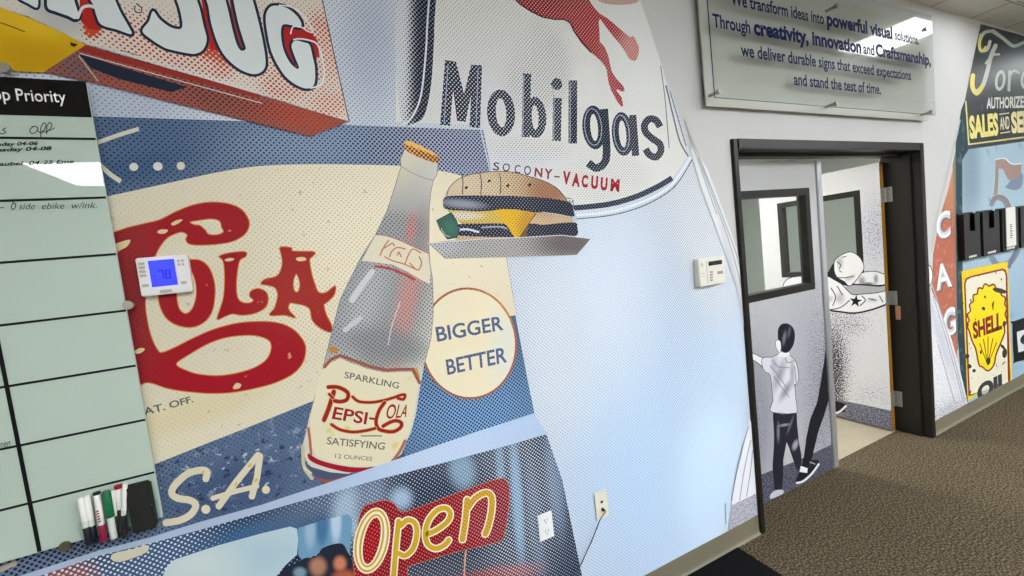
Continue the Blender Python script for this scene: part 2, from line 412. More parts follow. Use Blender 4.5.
# left leaf, closed
PL = Plane((2.004,.13,0),(1,0,0),(0,-1,0))
gl = clear('door glass',(250,252,251))
LW=.914; LH=2.0
def uvp(P,*pts): return [P.uv(*p) for p in pts]
leafp = pm('left door vinyl print',(192,193,194),
   blobs=[(790,330,60,60,0,.9,(176,177,181)),(758,420,22,70,0,.8,(146,147,156)),(815,400,25,90,0,.9,(162,163,171)),(790,170,60,30,0,.8,(176,177,175))],
   speck=[(120,.72,(84,86,104),(825,390,22,110,0,1.0),.22),(120,.72,(84,86,104),(755,420,20,90,0,1.0),.15)], P=PL, rough=.35)
def leaf(P, name, wl, win, mat, edge, label=None):
    """leaf with a window opening; win = (u0,u1,v0,v1)"""
    u0,u1,v0,v1=win; TH=.044
    mb=MB()
    def pb(a,b,c,d,o0,o1,mt):
        vs=[P.at(a,c,o0),P.at(b,c,o0),P.at(b,d,o0),P.at(a,d,o0),P.at(a,c,o1),P.at(b,c,o1),P.at(b,d,o1),P.at(a,d,o1)]
        mb.add(vs,[[0,1,2,3],[4,5,6,7],[0,1,5,4],[1,2,6,5],[2,3,7,6],[3,0,4,7]],mt)
    for a,b,c,d in ((0,wl,.012,v0),(0,wl,v1,LH),(0,u0,v0,v1),(u1,wl,v0,v1)): pb(a,b,c,d,-TH,-.0002,edge)
    o=st(mb,name)
    a=Art(P); a.poly(mat,[(0,.012),(wl,.012),(wl,LH),(0,LH)],[[(u0,v0),(u0,v1),(u1,v1),(u1,v0)]],metric=True); a.build('printed_facing',o)
    mb=MB(); w=.035
    for x0,x1,y0,y1 in ((u0-w,u0+.008,v0-w,v1+w),(u1-.008,u1+w,v0-w,v1+w),(u0+.008,u1-.008,v1-.008,v1+w),(u0+.008,u1-.008,v0-w,v0+.008)): pb(x0,x1,y0,y1,-TH-.01,.0011,framem)
    mb.build('window_frame',o); P.k=45
    mb=MB(); pb(u0+.0085,u1-.0085,v0+.0085,v1-.0085,-.026,-.020,gl); mb.build('window_pane',o)
    return o
q=[PL.uv(812,188.5),PL.uv(812.4,290),PL.uv(750,302.5),PL.uv(743,190)]
wr=(q[0][0]+q[1][0])/2-.035; wt=(q[0][1]+q[3][1])/2-.035; wb=(q[1][1]+q[2][1])/2+.035
LDR = leaf(PL,'door_1',LW,(.14,wr,wb,wt),leafp,plain('door edge paint',(120,118,112),.5))
mb=MB(); mb.box(PL.o.x+LW-.028,PL.o.x+LW+.022,.13-.012,.13-.0012,.015,LH,plain('brushed aluminium strip',(196,198,202),.3,metal=.7),.004); ob=mb.build('astragal',LDR); ob['label']='brushed aluminium meeting strip'
# right leaf, standing open into the far room
AN=math.radians(90.5); RW=.92
PR = Plane((3.745-math.cos(AN)*RW,.181+math.sin(AN)*RW,0),(math.cos(AN),-math.sin(AN),0),(-math.sin(AN),-math.cos(AN),0))
q=[PR.uv(777,203.4),PR.uv(781.8,277.5),PR.uv(860.3,190),PR.uv(863.6,268)]
print('right win',q,'left win',wr,wb,wt)
wu0=(q[0][0]+q[1][0])/2+.035; wu1=(q[2][0]+q[3][0])/2-.035; wv1=(q[0][1]+q[2][1])/2-.035; wv0=(q[1][1])+.035
rightp = pm('right door vinyl print',(212,212,216),
   blobs=[(845,330,14,40,0,.8,(205,205,212)),(875,240,20,40,0,.9,(196,196,206))],
   speck=[(110,.68,(50,50,62),(834,375,14,60,0,1.0),.30),(110,.70,(110,110,124),(875,230,16,36,0,1.0),.16),(110,.68,(80,80,94),(846,325,24,14,0,1.0),.18),(110,.70,(120,120,134),(870,395,30,16,0,1.0),.14)], P=PR, rough=.35)
RDR = leaf(PR,'door_2',RW,(wu0,wu1,wv0,wv1),rightp,plain('yellow wood core',(150,106,18),.5,noise=.15,nscale=25))
hm = plain('satin steel hinge',(150,150,144),.35,metal=.6)
for (px,y0,y1) in ((886,187,202),(891,292,306),(894,393,408)):
    z1=PR.uv(px,y0)[1]; z0=PR.uv(px,y1)[1]; mb=MB()
    
    # plate on the leaf edge, knuckle, plate on the jamb
    e=PR.at(RW,0,0); b=PR.at(RW,0,-.044)
    mb.add([(e.x+.003,e.y-.004,z0),(b.x,b.y-.004,z0),(b.x,b.y-.004,z1),(e.x+.003,e.y-.004,z1),(e.x+.003,e.y-.001,z0),(b.x,b.y-.001,z0),(b.x,b.y-.001,z1),(e.x+.003,e.y-.001,z1)],[[0,1,2,3],[4,5,6,7],[0,1,5,4],[1,2,6,5],[2,3,7,6],[3,0,4,7]],hm)
    for k in range(3):
        a0=z0+(z1-z0)*k/3+.001; a1=z0+(z1-z0)*(k+1)/3-.001
        mb.tube([(3.7945,.176,a0),(3.7945,.176,a1)],.0062,hm,12)
    mb.box(3.7975,3.8015,.135,.172,z0,z1,hm,.001)
    for k in range(3):
        zz=z0+(z1-z0)*(k+.5)/3; mb.tube([(3.7974,.150+.008*(k%2),zz),(3.7966,.150+.008*(k%2),zz)],.003,framem,10)
    mb.build('hinge',RDR,smooth=True)
m=MB(); m.box(3.7985,3.8015,.12,.15,PR.uv(896,321)[1],PR.uv(896,307)[1],plain('copper strike plate',(176,128,100),.4,metal=.5),.001); o=m.build('strike_plate'); 
tag(o,'small copper coloured strike plate on the dark door jamb','strike plate')
# ================================================================== LEFT MURAL
J=Z(0,0,5.753); G=Z(170,0,5.753); C1=Z(100,185,4); C2=Z(100,290,4); LB=Z(290,340,6.4); LB2=Z(290,400,6.4)
BT=Z(340,130,6.4); BN=Z(330,210,6.4); BU=Z(420,160,5.689); OP=Z(340,470,5.436); MB1=Z(400,30,6.4); MB2=Z(530,60,6.4)
SO=Z(480,140,6.4); PG=Z(500,0,6.4); BL=Z(0,480,6); BR=Z(150,480,4.452)
mural = empty('wall_mural',(0,0,0),'large printed wall mural of vintage soda, burger, gas and open signs left of the doors','mural')
NAVY=(38,48,68); CREAM=(226,217,190); RED=(168,30,38)
# --- ground sheet
base = pm('mural sky print',(206,212,220),
  blobs=[(650,470,75,170,0,.9,(188,214,242)),(715,430,30,130,8,.8,(198,222,246)),(600,300,55,90,0,.9,(214,226,240)),(700,230,24,90,-14,.7,(216,221,226)),(560,350,30,70,0,.9,(214,222,232)),
         (370,50,26,60,0,.8,(186,194,208)),(120,105,80,30,0,.8,(180,190,204))],
  dots=[((124,138,166),.21,[(370,60,36,70,0,.6,.27),(690,330,40,150,-10,.8,.27),(600,260,50,60,0,.8,.17),(715,480,30,60,0,.7,.0)])])
a=Art()
a.poly(base,[(-260,-330),(560,-330),(640,0),(651,32),(662,67),(675,101),(687,144),(697,172),(712,209),(728,250),(740,290),(745,318),(747,345),(759,513),(759,516),(640,578),(-60,1000),(-260,900)])
a.build('printed_sky',mural)
# --- shield sign
sh = pm('shield white print',(222,222,218),
  blobs=[(478,105,50,45,0,.9,(212,214,216)),(500,170,60,20,0,.9,(214,217,224)),(640,60,40,60,0,.9,(228,229,228))],
  dots=[((128,134,140),.12,[(540,70,34,48,0,.35,.30),(480,25,60,40,0,.6,.20),(620,50,40,55,-20,.5,.13),(530,150,40,14,0,.4,.24),(610,178,40,30,0,.4,.22),(585,85,12,18,0,.4,.02)])])
band = pm('shield border print',(206,210,216),blobs=[(423,50,12,120,0,.5,(150,156,172))],dots=[((22,26,40),.52,[(402,60,10,200,2,.9,.30),(398,60,8,200,2,.9,.14)])])
bandr= pm('shield lower border print',(160,170,186),dots=[((34,42,62),.56)])
a=Art()
a.poly(sh,[(396,-330),(560,-330),(640,0),(651,32),(662,67),(671,100),(678,126),(688,156),(672,178),(655,190),(630,199),(603,206),(560,211),(500,213),(482,190),(481,125),(396,122)])
a.poly(band,sm([(392,-330),(392,-200),(394,0),(396,70),(400,112),(404,125),(412,124),(424,116),(431,85),(434,40),(436,0),(452,-200),(454,-330)],4))
a.stroke((216,222,230),[(446,-200),(429,0),(426,50),(421,95),(412,117),(404,124)],1.8)
a.stroke((120,126,140),[(660.5,66),(665,100),(669,148)],1.0)
a.stroke((96,104,120),[(666,86),(674,120),(680,142),(688,156)],1.5); a.stroke((96,104,120),[(670,92),(679,122),(686,146)],.9)
a.stroke(bandr,[(672,178),(655,188),(632,198),(604,205),(560,209),(520,211)],5.5,cap=False)
a.stroke((226,230,236),[(690,158),(674,182),(657,195),(634,205),(605,212.5),(560,216),(515,218)],2.2)
a.stroke((70,82,104),[(692,160),(676,185),(658,198.5),(635,209),(606,216),(560,220),(515,222)],1.0)
shield=a.build('shield_gas_sign',mural)
# lettering Mobilgas
lt = pm('navy halftone lettering',(24,30,48),dots=[((204,210,218),.25,[(600,130,30,40,0,.5,.12),(650,135,20,30,0,.5,.17)])])
a=Art(); hl=(150,166,190)
a.poly(lt,[(445,60),(456,62),(464,94),(471,65),(482,65),(480,128),(469.5,127),(471,95),(465.5,122),(457,121),(453,90),(450,126),(440,125)])
a.ring(lt,(501,113),(14,23.5),(5.2,14.5),-4)
a.stroke(lt,[(527,73.5),(525.5,137)],8,cap=False); a.ring(lt,(535,117.5),(11.3,20.5),(3.4,12),-3)
a.poly(lt,ell(556.5,84,5.5,6)); a.stroke(lt,[(557.3,98),(556.5,141)],8.6,cap=False)
a.stroke(lt,[(572.8,80.5),(572.6,143.5)],8.6,cap=False)
a.ring(lt,(594,127.5),(11.8,22),(3.8,13.5),-5); a.stroke(lt,[(604,109),(606.5,150),(604,163),(596,168),(588,163)],7.8,cap=False)
a.ring(lt,(622.5,134),(10.8,22),(3.6,13.5),-5); a.stroke(lt,[(632.5,115),(635.5,156)],7.2,cap=False)
a.stroke(lt,[(660,127),(656,120.5),(649.5,119),(644.5,124.5),(645.5,132),(652,138.5),(659.5,144),(660.5,151.5),(656,157),(649.5,155),(645.5,149)],7,cap=False)
for p in ([(448,64),(444,124)],[(478,68),(476,126)],[(523.8,76),(522.6,136)],[(552,86),(554,99),(553.5,140)],[(570,83),(570,142)]): a.stroke(hl,p,.9,smooth=False)
a.stroke(hl,ell(593,127,8.4,18.3,-5),.9,smooth=False,closed=True); a.stroke(hl,ell(621.5,133.5,7.6,18.3,-5),.9,smooth=False,closed=True)
a.build('company_lettering',shield)
a=Art(); chars=[('S',492.5,499,162,171,0),('O',502,509.5,163,172,0),('C',514,520,164.5,174,0),('O',523.5,530.5,165.5,175.5,0),('N',534,542,167.5,177.5,1),('Y',543.5,552,168.5,179.5,1),('V',562,570,171,185,2),('A',571.5,579.5,173,187,2),('C',581,587.5,174.5,188,2),('U',590.5,597.5,175.5,189.5,2),('U',600,607,177,191,2),('M',610,619,178.5,192,2)]
for ch,x0,x1,y0,y1,k in chars:
    a.text([(84,58,56),(140,52,56),(158,34,40)][k],ch,[(x0+1,y0),(x1+.6,y0+.8),(x1,y1),(x0,y1-.8)],bold=.02*(k+.5))
a.stroke((110,60,60),[(554,176.5),(559.5,177)],1.4,cap=False)
a.build('small_red_lettering',shield)
a=Art(); a.stroke((70,72,84),[(567,198),(571,199)],.8); a.stroke((40,44,60),[(569,206),(573,200),(573,206),(569,201)],1.2,smooth=False)
a.build('registration_mark',shield)
hr = pm('red horse halftone',(160,22,34),blobs=[(633,48,12,18,0,.6,(190,110,104)),(607,68,5,26,-12,.8,(170,60,62)),(530,4,50,10,0,.6,(138,18,28))],dots=[((222,200,198),.22,[(633,48,20,22,0,.5,.30)])])
a=Art()
low=MB2((505,20),(520,70),(550,120),(595,165),(605,195),(590,205),(555,185),(555,200),(585,240),(595,290),(585,300),(560,270),(520,200),(500,140),(490,70),(445,0))
a.poly(hr, PG((60,-60),(100,0),(130,30),(190,70),(270,110),(350,125),(410,125),(450,150),(470,195),(520,270),(580,335),(640,385),(672,425),(690,470))+low[::-1][1:-1]+PG((735,500),(712,450),(700,395),(690,350),(665,295),(637,270),(635,200),(630,140),(640,122),(670,165),(720,230),(770,290),(805,340),(825,375),(850,392),(870,385),(885,350),(890,310),(870,260),(850,230),(830,240),(760,180),(690,120),(640,90),(600,50),(570,0),(520,-60)))
a.stroke((48,24,40),PG((100,0),(130,30),(190,70),(270,110),(350,125),(410,125),(450,150),(470,195),(520,270),(580,335)),1.3,smooth=False)
a.poly(pm('pink wing print',(206,178,170),dots=[((130,60,56),.26)]),PG((590,-60),(630,5),(680,25),(760,32),(850,25),(890,0),(870,-60)),smooth=True)
a.build('red_winged_horse',shield)
# --- jug sign
_k=W.k; W.k=380
board = pm('jug sign board print',(214,209,198),
  blobs=[(62,20,30,14,24,.6,(186,186,184)),(205,85,70,9,15,.6,(216,216,212))],
  dots=[((192,74,40),.07,[(150,40,60,26,15,.7,.30),(215,55,24,26,10,.5,.62),(285,85,22,16,10,.5,.55),(325,45,14,30,-14,.5,.60),(190,65,40,12,15,.6,.32),(300,60,60,50,10,.8,.30),(93,20,12,18,0,.4,.75),(330,105,20,14,0,.6,.34),(115,62,30,7,14,.5,.0),(60,22,24,14,20,.5,.0),(200,86,95,9,15.5,.7,.0),(120,62,60,8,15,.6,.0)])])
under = pm('jug sign underside print',(150,84,72),blobs=[(300,118,50,12,15,.6,(172,78,58)),(80,68,20,14,10,.7,(120,88,90))],dots=[((74,44,48),.20,[(220,95,60,16,15,.7,.34)])])
yel = pm('yellow arrow print',(206,166,22),blobs=[(20,20,40,14,20,.8,(224,182,40)),(40,60,40,16,5,.8,(194,150,18))],patch=[(9,.62,.05,(222,186,70))])
a=Art()
a.poly(under,[(84,46),(349,122),(310,137),(100,85),(45,73),(-60,52)])
a.poly((30,38,56),[(80,55),(100,61),(188,88),(172,93),(120,80),(92,69)])
a.poly((148,46,40),[(86,46),(120,56),(262,95),(259,99),(120,63),(80,52)])
a.stroke((210,204,196),[(81,54.5),(130,68),(262,104)],.8,smooth=False); a.stroke((206,186,150),[(80,57),(99,82)],1.0,smooth=False)
a.poly(board,[(-260,-330),(270,-330),(322,0),(349,122),(262,96),(88,45.5),(30,18),(-60,-10),(-260,-40)])
a.stroke((70,60,66),[(322,0),(335,60),(349,122)],1.0,smooth=False)
a.poly(yel,[(-200,-20),(-60,-6),(0,8),(30,19),(70,37),(87,46),(44,74),(0,71),(-200,60)])
a.stroke((70,60,30),J((0,135),(60,155),(150,190)),1.0); a.poly((40,36,34),J((410,250),(455,262),(435,278),(415,270)))
a.stroke((84,80,80),J((700,295),(800,325)),.8)
jug=a.build('jug_sign',mural)
a=Art(); WH=(214,222,222); OUT=(32,42,62)
def L(pts,holes=(),d=2.8): a.outl(WH,OUT,d,pts,holes,smooth=True)
a.poly((176,40,34),J((465,-20),(520,-20),(560,60),(585,150),(578,180),(520,175),(480,140),(468,120)))
L(J((280,-80),(279,0),(285,55),(330,75),(400,100),(440,118),(462,100),(450,60),(432,0),(420,-80)),d=3.2)
L(J((510,-80),(525,0),(545,40),(562,100),(590,150),(680,178),(762,203),(740,150),(700,80),(665,0),(640,-80)))
a.stroke(WH,J((455,110),(480,55),(520,42),(548,50)),3.0)
L(J((130,-30),(120,0),(170,28),(222,52),(228,0),(225,-40)),d=2.6)
a.poly((176,40,34),J((1155,-30),(1215,-30),(1240,100),(1265,230),(1250,300),(1215,290),(1200,230),(1180,120)))
L(J((885,72),(862,130),(825,185),(870,230),(940,275),(978,290),(1068,310),(1128,315),(1173,290),(1192,230),(1173,150),(1153,60),(1133,0),(1110,-80),(1000,-80),(1018,0),(1038,60),(1053,140),(1045,172),(1010,172),(970,155),(920,115)))
a.poly((150,60,44),G((330,-80),(400,-80),(430,240),(440,290),(415,300),(385,270)))
L(G((190,-80),(210,0),(225,50),(240,140),(275,250),(320,330),(390,395),(460,428),(510,428),(545,398),(550,340),(530,220),(500,90),(475,0),(455,-80),(345,-80),(365,0),(395,140),(425,240),(438,285),(415,298),(390,270),(365,190),(340,80),(320,0),(305,-80)))
a.poly((170,34,32),G((640,170),(700,150),(800,180),(850,240),(860,330),(840,340),(760,300),(745,395),(690,370)))
L(G((560,72),(590,42),(650,45),(700,70),(740,110),(757,150),(740,165),(700,152),(655,147),(640,175),(642,235),(657,300),(690,365),(728,400),(742,390),(718,330),(700,270),(722,240),(770,250),(803,265),(820,330),(834,400),(830,488),(790,514),(730,495),(670,450),(630,395),(600,340),(578,280),(562,200),(552,120)))
a.stroke((226,228,226),G((630,38),(690,45),(745,75),(795,135),(822,190),(790,185),(760,165),(710,160),(695,200)),1.3)
a.stroke((226,228,226),G((712,235),(740,230),(800,238),(848,262),(875,340),(888,430),(868,490),(810,512)),1.5)
a.stroke((60,60,64),J((790,30),(820,55),(815,80),(785,75),(780,45)),1.2)
a.build('jug_lettering',jug)
# --- soda sign
print('layers jug end',W.k); W.k=_k
blue = pm('soda sign blue print',(88,108,136),
  blobs=[(340,145,110,26,0,.8,(136,156,184)),(450,150,60,40,0,.8,(172,180,206)),(480,410,70,50,0,.8,(128,170,216)),(150,140,60,30,0,.9,(80,104,136)),(60,548,120,22,-16,.6,(110,126,152)),(230,490,60,26,-20,.6,(70,88,120)),(130,170,60,14,-12,.7,(68,94,128))],
  dots=[((34,44,66),.22,[(430,150,90,30,0,.6,.38),(270,150,60,20,0,.8,.28),(480,400,80,60,0,.6,.36),(50,550,110,22,-16,.5,.36),(260,470,90,40,-20,.6,.12)])],
  patch=[(30,.58,.10,(130,144,170),(250,455,80,34,-22,.3)),(48,.62,.06,(180,188,204),(250,468,90,30,-18,.4)),(40,.60,.05,(46,60,92),(220,490,120,50,-20,.3))])
edge=[(-260,70),(95,116.5),(220,120.5),(340,125),(483,130),(492,175),(512,290),(528,380),(534,412)]
bott=[(534,414),(481,432),(356,474),(262,505),(200,522.5),(150,538),(100,550.5),(0,584),(-260,680)]
a=Art(); a.poly(blue,edge+bott)
a.stroke((196,210,226),[(480,128),(491,175),(511,290),(531,395)],1.2,smooth=False)
for p in (([(97,143),(118,135.5),(139,129)],4.2),([(98,163),(110,174),(121,181.5)],4.6)): a.stroke((212,206,186),p[0],p[1],cap=False)
a.poly((208,206,196),ell(134,167,4.4,4)); a.poly((212,210,202),ell(158,166.5,4.8,4.2)); a.poly((212,204,184),ell(181,166,4.2,4))
for x,y in ((8,566),(50,544),(80,533)): a.stroke((176,160,146),[(x-7,y+3),(x+7,y-3)],5)
soda=a.build('soda_sign',mural)
crm = pm('soda sign cream print',(220,211,186),
  blobs=[(400,230,150,80,0,.9,(236,226,200)),(160,300,120,120,0,.9,(210,203,180)),(200,410,70,14,-18,.6,(214,203,166))],
  dots=[((170,160,130),.11,[(330,250,90,110,0,.5,.19),(450,260,30,60,0,.4,.05)])],patch=[(40,.66,.06,(186,176,146))])
a=Art()
up_=[(-60,236),(0,219),(60,205),(107,196.5),(165,184),(215,173),(256,166.5),(300,164.5),(345,164.5),(400,166),(440,171),(462,176),(489,184),(494,188)]
rt_=[(512,292),(516,315),(500,318),(470,330),(432,352),(400,366)]
lo_=[(340,393),(310,402),(256,424),(205,444),(155,464),(100,482),(0,520),(-60,540)]
a.poly(crm,sm(up_,4,False)+rt_+lo_)
a.build('cream_field',soda)
rd = pm('cola red print',(154,26,34),blobs=[(130,330,30,120,0,.7,(140,44,46)),(300,300,40,60,0,.8,(160,50,44)),(250,370,90,40,-10,.9,(158,22,36))],dots=[((110,26,34),.13)],patch=[(22,.70,.03,(214,150,100)),(50,.70,.04,(196,80,60))])
og=(206,140,60)
a=Art()
Cc=C1((-90,230),(20,208),(57,191),(110,172),(180,155),(240,140),(300,110),(370,82),(440,70),(510,75),(560,95),(590,130),(596,165),(575,200),(530,225),(470,236),(400,240),(358,235),(345,218),(350,200),(330,188),(300,195),(265,215),(235,255),(215,300),(195,360),(183,420),(182,490),(195,570),(210,620),(232,662),(250,670),(300,650),(370,615),(450,580),(540,555),(620,547),(700,550),(760,570),(800,605),(822,650),(810,710),(770,755),(700,790),(620,812),(530,828),(440,832),(350,825),(270,812),(200,790),(160,800),(80,850),(-90,880))
h1=C1((360,148),(400,140),(450,135),(480,145),(488,170),(495,188),(470,200),(435,198),(420,180),(400,163),(378,160))
h2=C1((305,715),(360,675),(430,635),(500,610),(580,600),(640,605),(680,625),(685,660),(665,700),(620,730),(560,750),(480,763),(400,758),(345,742))
a.outl(rd,og,.9,Cc,[h1,h2])
a.outl(rd,og,.9,C1((350,300),(400,302),(435,330),(455,380),(460,430),(450,500),(420,545),(370,568),(310,560),(265,530),(240,480),(235,430),(240,380),(270,330),(310,305)),[C1((345,340),(370,350),(385,400),(385,450),(370,495),(345,515),(320,500),(308,460),(308,400),(320,355))])
a.outl(rd,og,.9,C1((478,285),(520,272),(580,268),(583,285),(560,300),(550,340),(545,400),(550,450),(570,470),(600,472),(615,460),(600,445),(605,425),(635,415),(665,430),(672,460),(660,490),(620,512),(570,520),(530,515),(500,525),(470,537),(480,500),(495,450),(500,380),(497,320),(490,298)))
a.outl(rd,og,.9,C1((722,250),(765,252),(772,265),(855,268),(850,285),(838,300),(845,350),(860,400),(875,430),(905,430),(940,405),(935,440),(905,470),(895,480),(905,520),(925,560),(922,588),(880,570),(850,540),(835,490),(775,472),(757,475),(755,500),(780,530),(740,520),(680,520),(700,490),(712,440),(700,410),(670,400),(645,395),(660,378),(700,368),(720,350),(730,310),(725,275)),[C1((785,355),(800,390),(795,425),(778,425),(772,390))])
ch=(214,196,150)
for p in (C1((285,155),(305,142),(330,138),(320,150),(295,162)),C1((230,187),(245,178),(272,180),(262,193),(240,195)),C1((60,240),(90,226),(122,220),(110,245),(80,262),(70,270)),C1((140,665),(160,652),(180,655),(170,668),(150,675)),C1((532,810),(545,792),(565,797),(558,812),(538,816)),C1((500,298),(520,292),(538,296),(525,304),(505,305)),C1((785,292),(815,288),(825,300),(805,305),(790,303))): a.poly(ch,p,smooth=True)
a.build('red_script_lettering',soda)
a=Art()
a.text((92,100,84),'PAT. OFF.',[(136,410),(192.5,395.5),(194,402),(138,417.5)],bold=.02)
a.build('small_patent_lettering',soda)
sc=(212,204,178)
a=Art()
a.stroke(sc,[(206,478.5),(207,471.5),(200,470),(187,474),(175,485),(172,493),(178,498),(190,500),(196,505),(191,514),(180,520),(166,522.5)],7)
a.stroke(sc,[(258,455),(236,482),(219,506)],6.5,smooth=False); a.stroke(sc,[(260,456),(257,478),(252,496)],6.5,smooth=False); a.stroke(sc,[(213,498),(236,491),(257,486)],5,smooth=False)
a.poly(sc,ell(206,509,4.5,4.5,-30)); a.poly((214,204,166),ell(266,489.5,4,4))
for x,y,r in ((250,465,1.3),(236,484,1.2),(256,480,1.4),(203,472,1.2)): a.poly((216,180,70),ell(x,y,r*2,r,-50))
a.build('cream_brush_lettering',soda)
cir = pm('round badge print',(232,222,192),blobs=[(505,345,14,40,0,.7,(222,222,208))],dots=[((206,196,170),.05)])
ringm = pm('badge rim print',(176,106,74),dots=[((110,56,48),.24)],blobs=[(500,300,24,24,0,.6,(206,140,80))])
a=Art(); a.poly(ringm,ell(468.5,343.3,48.3,56,-6,56)); a.poly(cir,ell(468.5,343.3,46.2,53.8,-6,56))
tb = pm('badge lettering print',(90,108,140),dots=[((50,62,92),.25)])
a.text(tb,'BIGGER',[(435,327),(502,315.5),(503.5,330),(437.3,342)],bold=.018); a.text(tb,'BETTER',[(445.3,359.8),(506,346.5),(507,362),(447.5,375)],bold=.018)
a.build('round_badge',soda)
# --- bottle
gls = pm('bottle glass print',(206,204,194),
  blobs=[(395,190,14,50,16,.8,(222,214,190)),(380,300,52,120,16,.4,(158,160,162)),(410,290,10,70,12,.8,(196,148,142)),(360,320,14,60,20,.9,(182,184,188)),(418,240,10,30,10,.7,(150,148,148)),(411,228,5,14,8,.6,(196,140,136)),(385,345,40,16,10,.6,(142,144,146))],
  dots=[((84,86,92),.0,[(378,300,56,85,16,.25,.23),(400,225,30,15,10,.5,.27),(385,340,44,26,10,.5,.26),(425,310,14,60,8,.5,.26)])])
bl=BT((415,118),(385,190),(390,235),(355,350),(300,520))+BN((290,160),(200,300),(130,440))+[(340,300),(331,335),(323,368),(310,413),(306,432),(302,447),(306,460),(322,482)]
brr=[(400,457),(407,440),(411,432),(416,413),(419,393),(424,365),(431,338),(433,315),(433,300)]+BN((655,440),(640,350),(632,250),(634,0))+BT((580,400),(597,322),(620,285),(626,215))
a=Art(); a.poly(gls,bl+brr); a.stroke((120,120,120),bl[:-4],.7,smooth=False); a.stroke((120,120,120),brr[5:],.6,smooth=False)
a.stroke((150,150,146),BT((390,232),(450,270),(530,305),(597,322)),.8)
a.stroke((206,200,206),[(388,345),(392,325),(400,302)],1.0); a.stroke((204,206,208),[(352,300),(362,285),(372,272)],6); a.stroke((196,198,202),[(345,330),(360,318)],5)
a.stroke((196,184,150),[(303,446),(304,466),(312,478)],3.5); a.stroke((206,200,186),[(304,467),(311,473)],2.2)
a.poly((74,84,110),[(304,462),(312,467),(330,472),(352,474),(380,470),(404,452),(406,462),(340,484),(322,484)]); a.stroke((150,84,70),[(318,479),(330,481),(348,477)],3.0); a.stroke((206,200,176),[(304,468),(311,473)],2)
bottle=a.build('soda_bottle',mural)
a=Art(); cap=pm('bottle cap print',(232,186,104),dots=[((118,44,32),.0,[(424,156,22,4.6,21,.35,.44),(408,149,10,4,24,.4,.42),(435,160,9,4,14,.3,.45)])])
a.poly(cap,BT((405,95),(430,70),(480,85),(560,125),(620,160),(632,190),(620,212),(540,190),(450,150),(415,122)),smooth=True); a.build('bottle_cap',bottle)
a=Art(); lab=pm('neck label print',(224,216,192),dots=[((200,190,170),.10)])
a.poly(lab,BN((292,160),(350,165),(430,190),(530,235),(628,278),(642,400),(637,472),(600,458),(500,398),(400,350),(290,335),(203,325)),smooth=False)
a.stroke((176,112,100),BN((290,158),(350,163),(430,188),(530,233),(626,276)),1.0); a.stroke((176,70,62),BN((290,360),(380,375),(470,410),(540,445)),2.4)
for p in ([(320,290),(345,235),(375,195)],[(330,255),(395,215),(410,230)],[(380,300),(395,265),(430,240),(480,250)],[(480,345),(500,290),(530,250),(580,275)],[(510,340),(560,385),(585,340),(570,300)],[(350,300),(400,325),(470,345),(540,375)],[(430,290),(440,270),(455,300)]): a.stroke((190,120,92),BN(*p),1.3)
a.build('neck_label',bottle)
a=Art(); lab2=pm('bottle label print',(222,214,184),dots=[((196,188,156),.10)],patch=[(14,.64,.08,(214,196,110))])
A1=LB((318,118),(400,150),(500,185),(600,207),(700,205),(775,205),(822,290),(800,420),(770,570))+LB2((740,240),(650,398),(560,425),(420,425),(280,400),(170,360),(140,290),(128,130))+LB((135,480),(165,330),(205,190),(250,150))
a.stroke((186,134,64),[(329.5,351),(333,349),(337,351.5)],6,cap=False); a.stroke((200,150,80),[(415,368),(418.5,378)],4,cap=False)
a.poly(lab2,A1)
bwn=pm('label brown rim print',(160,92,72),dots=[((104,54,50),.2)])
a.stroke(bwn,LB((222,170),(260,125),(320,98),(420,135),(520,172),(620,192),(700,187),(785,187),(828,272)),3.2,smooth=False)
a.poly((158,26,40),LB2((118,340),(180,378),(280,408),(400,428),(520,432),(480,452),(380,462),(280,442),(180,412),(122,378)),smooth=True)
a.stroke((176,104,60),LB2((118,180),(128,260),(135,345)),2.6); a.stroke((164,106,84),LB2((735,260),(700,330),(655,390)),3)
a.text((92,96,96),'SPARKLING',LB((352,200),(702,272),(692,312),(347,242)),bold=.01)
a.text((104,106,100),'SATISFYING',LB2((238,235),(612,272),(602,318),(236,282)),bold=.012); a.text((120,122,112),'12 OUNCES',LB2((290,342),(528,362),(524,388),(288,370)),bold=.01)
dr=(150,34,30); o2=(214,168,110)
def two(p,w):
    w*=.86; a.stroke(o2,p,w+1.2); a.stroke(dr,p,w)
two(LB((280,330),(250,430),(218,510)),5); two(LB((245,300),(310,302),(368,335),(365,378),(325,393),(285,388)),4.2); two(LB((250,345),(275,370)),3)
two(LB((400,362),(440,392),(520,398),(600,385),(660,368),(712,350),(735,352),(725,378),(690,372)),3)
two(LB((605,398),(570,450),(550,520),(565,565),(600,580),(660,585),(705,560),(712,530),(680,515),(640,525),(595,550)),3.8)
two(LB2((265,155),(320,188),(400,203),(480,195),(545,180)),3.2)
a.text(dr,'EPSI',LB((285,424),(500,462),(488,540),(266,504)),bold=.02,shear=.0); a.stroke(dr,LB((512,500),(535,503)),2.2); a.text(dr,'OLA',LB((625,408),(765,412),(742,492),(610,506)),bold=.012)
a.stroke((120,120,100),LB2((455,228),(585,228)),1.2)
a.build('paper_label',bottle)
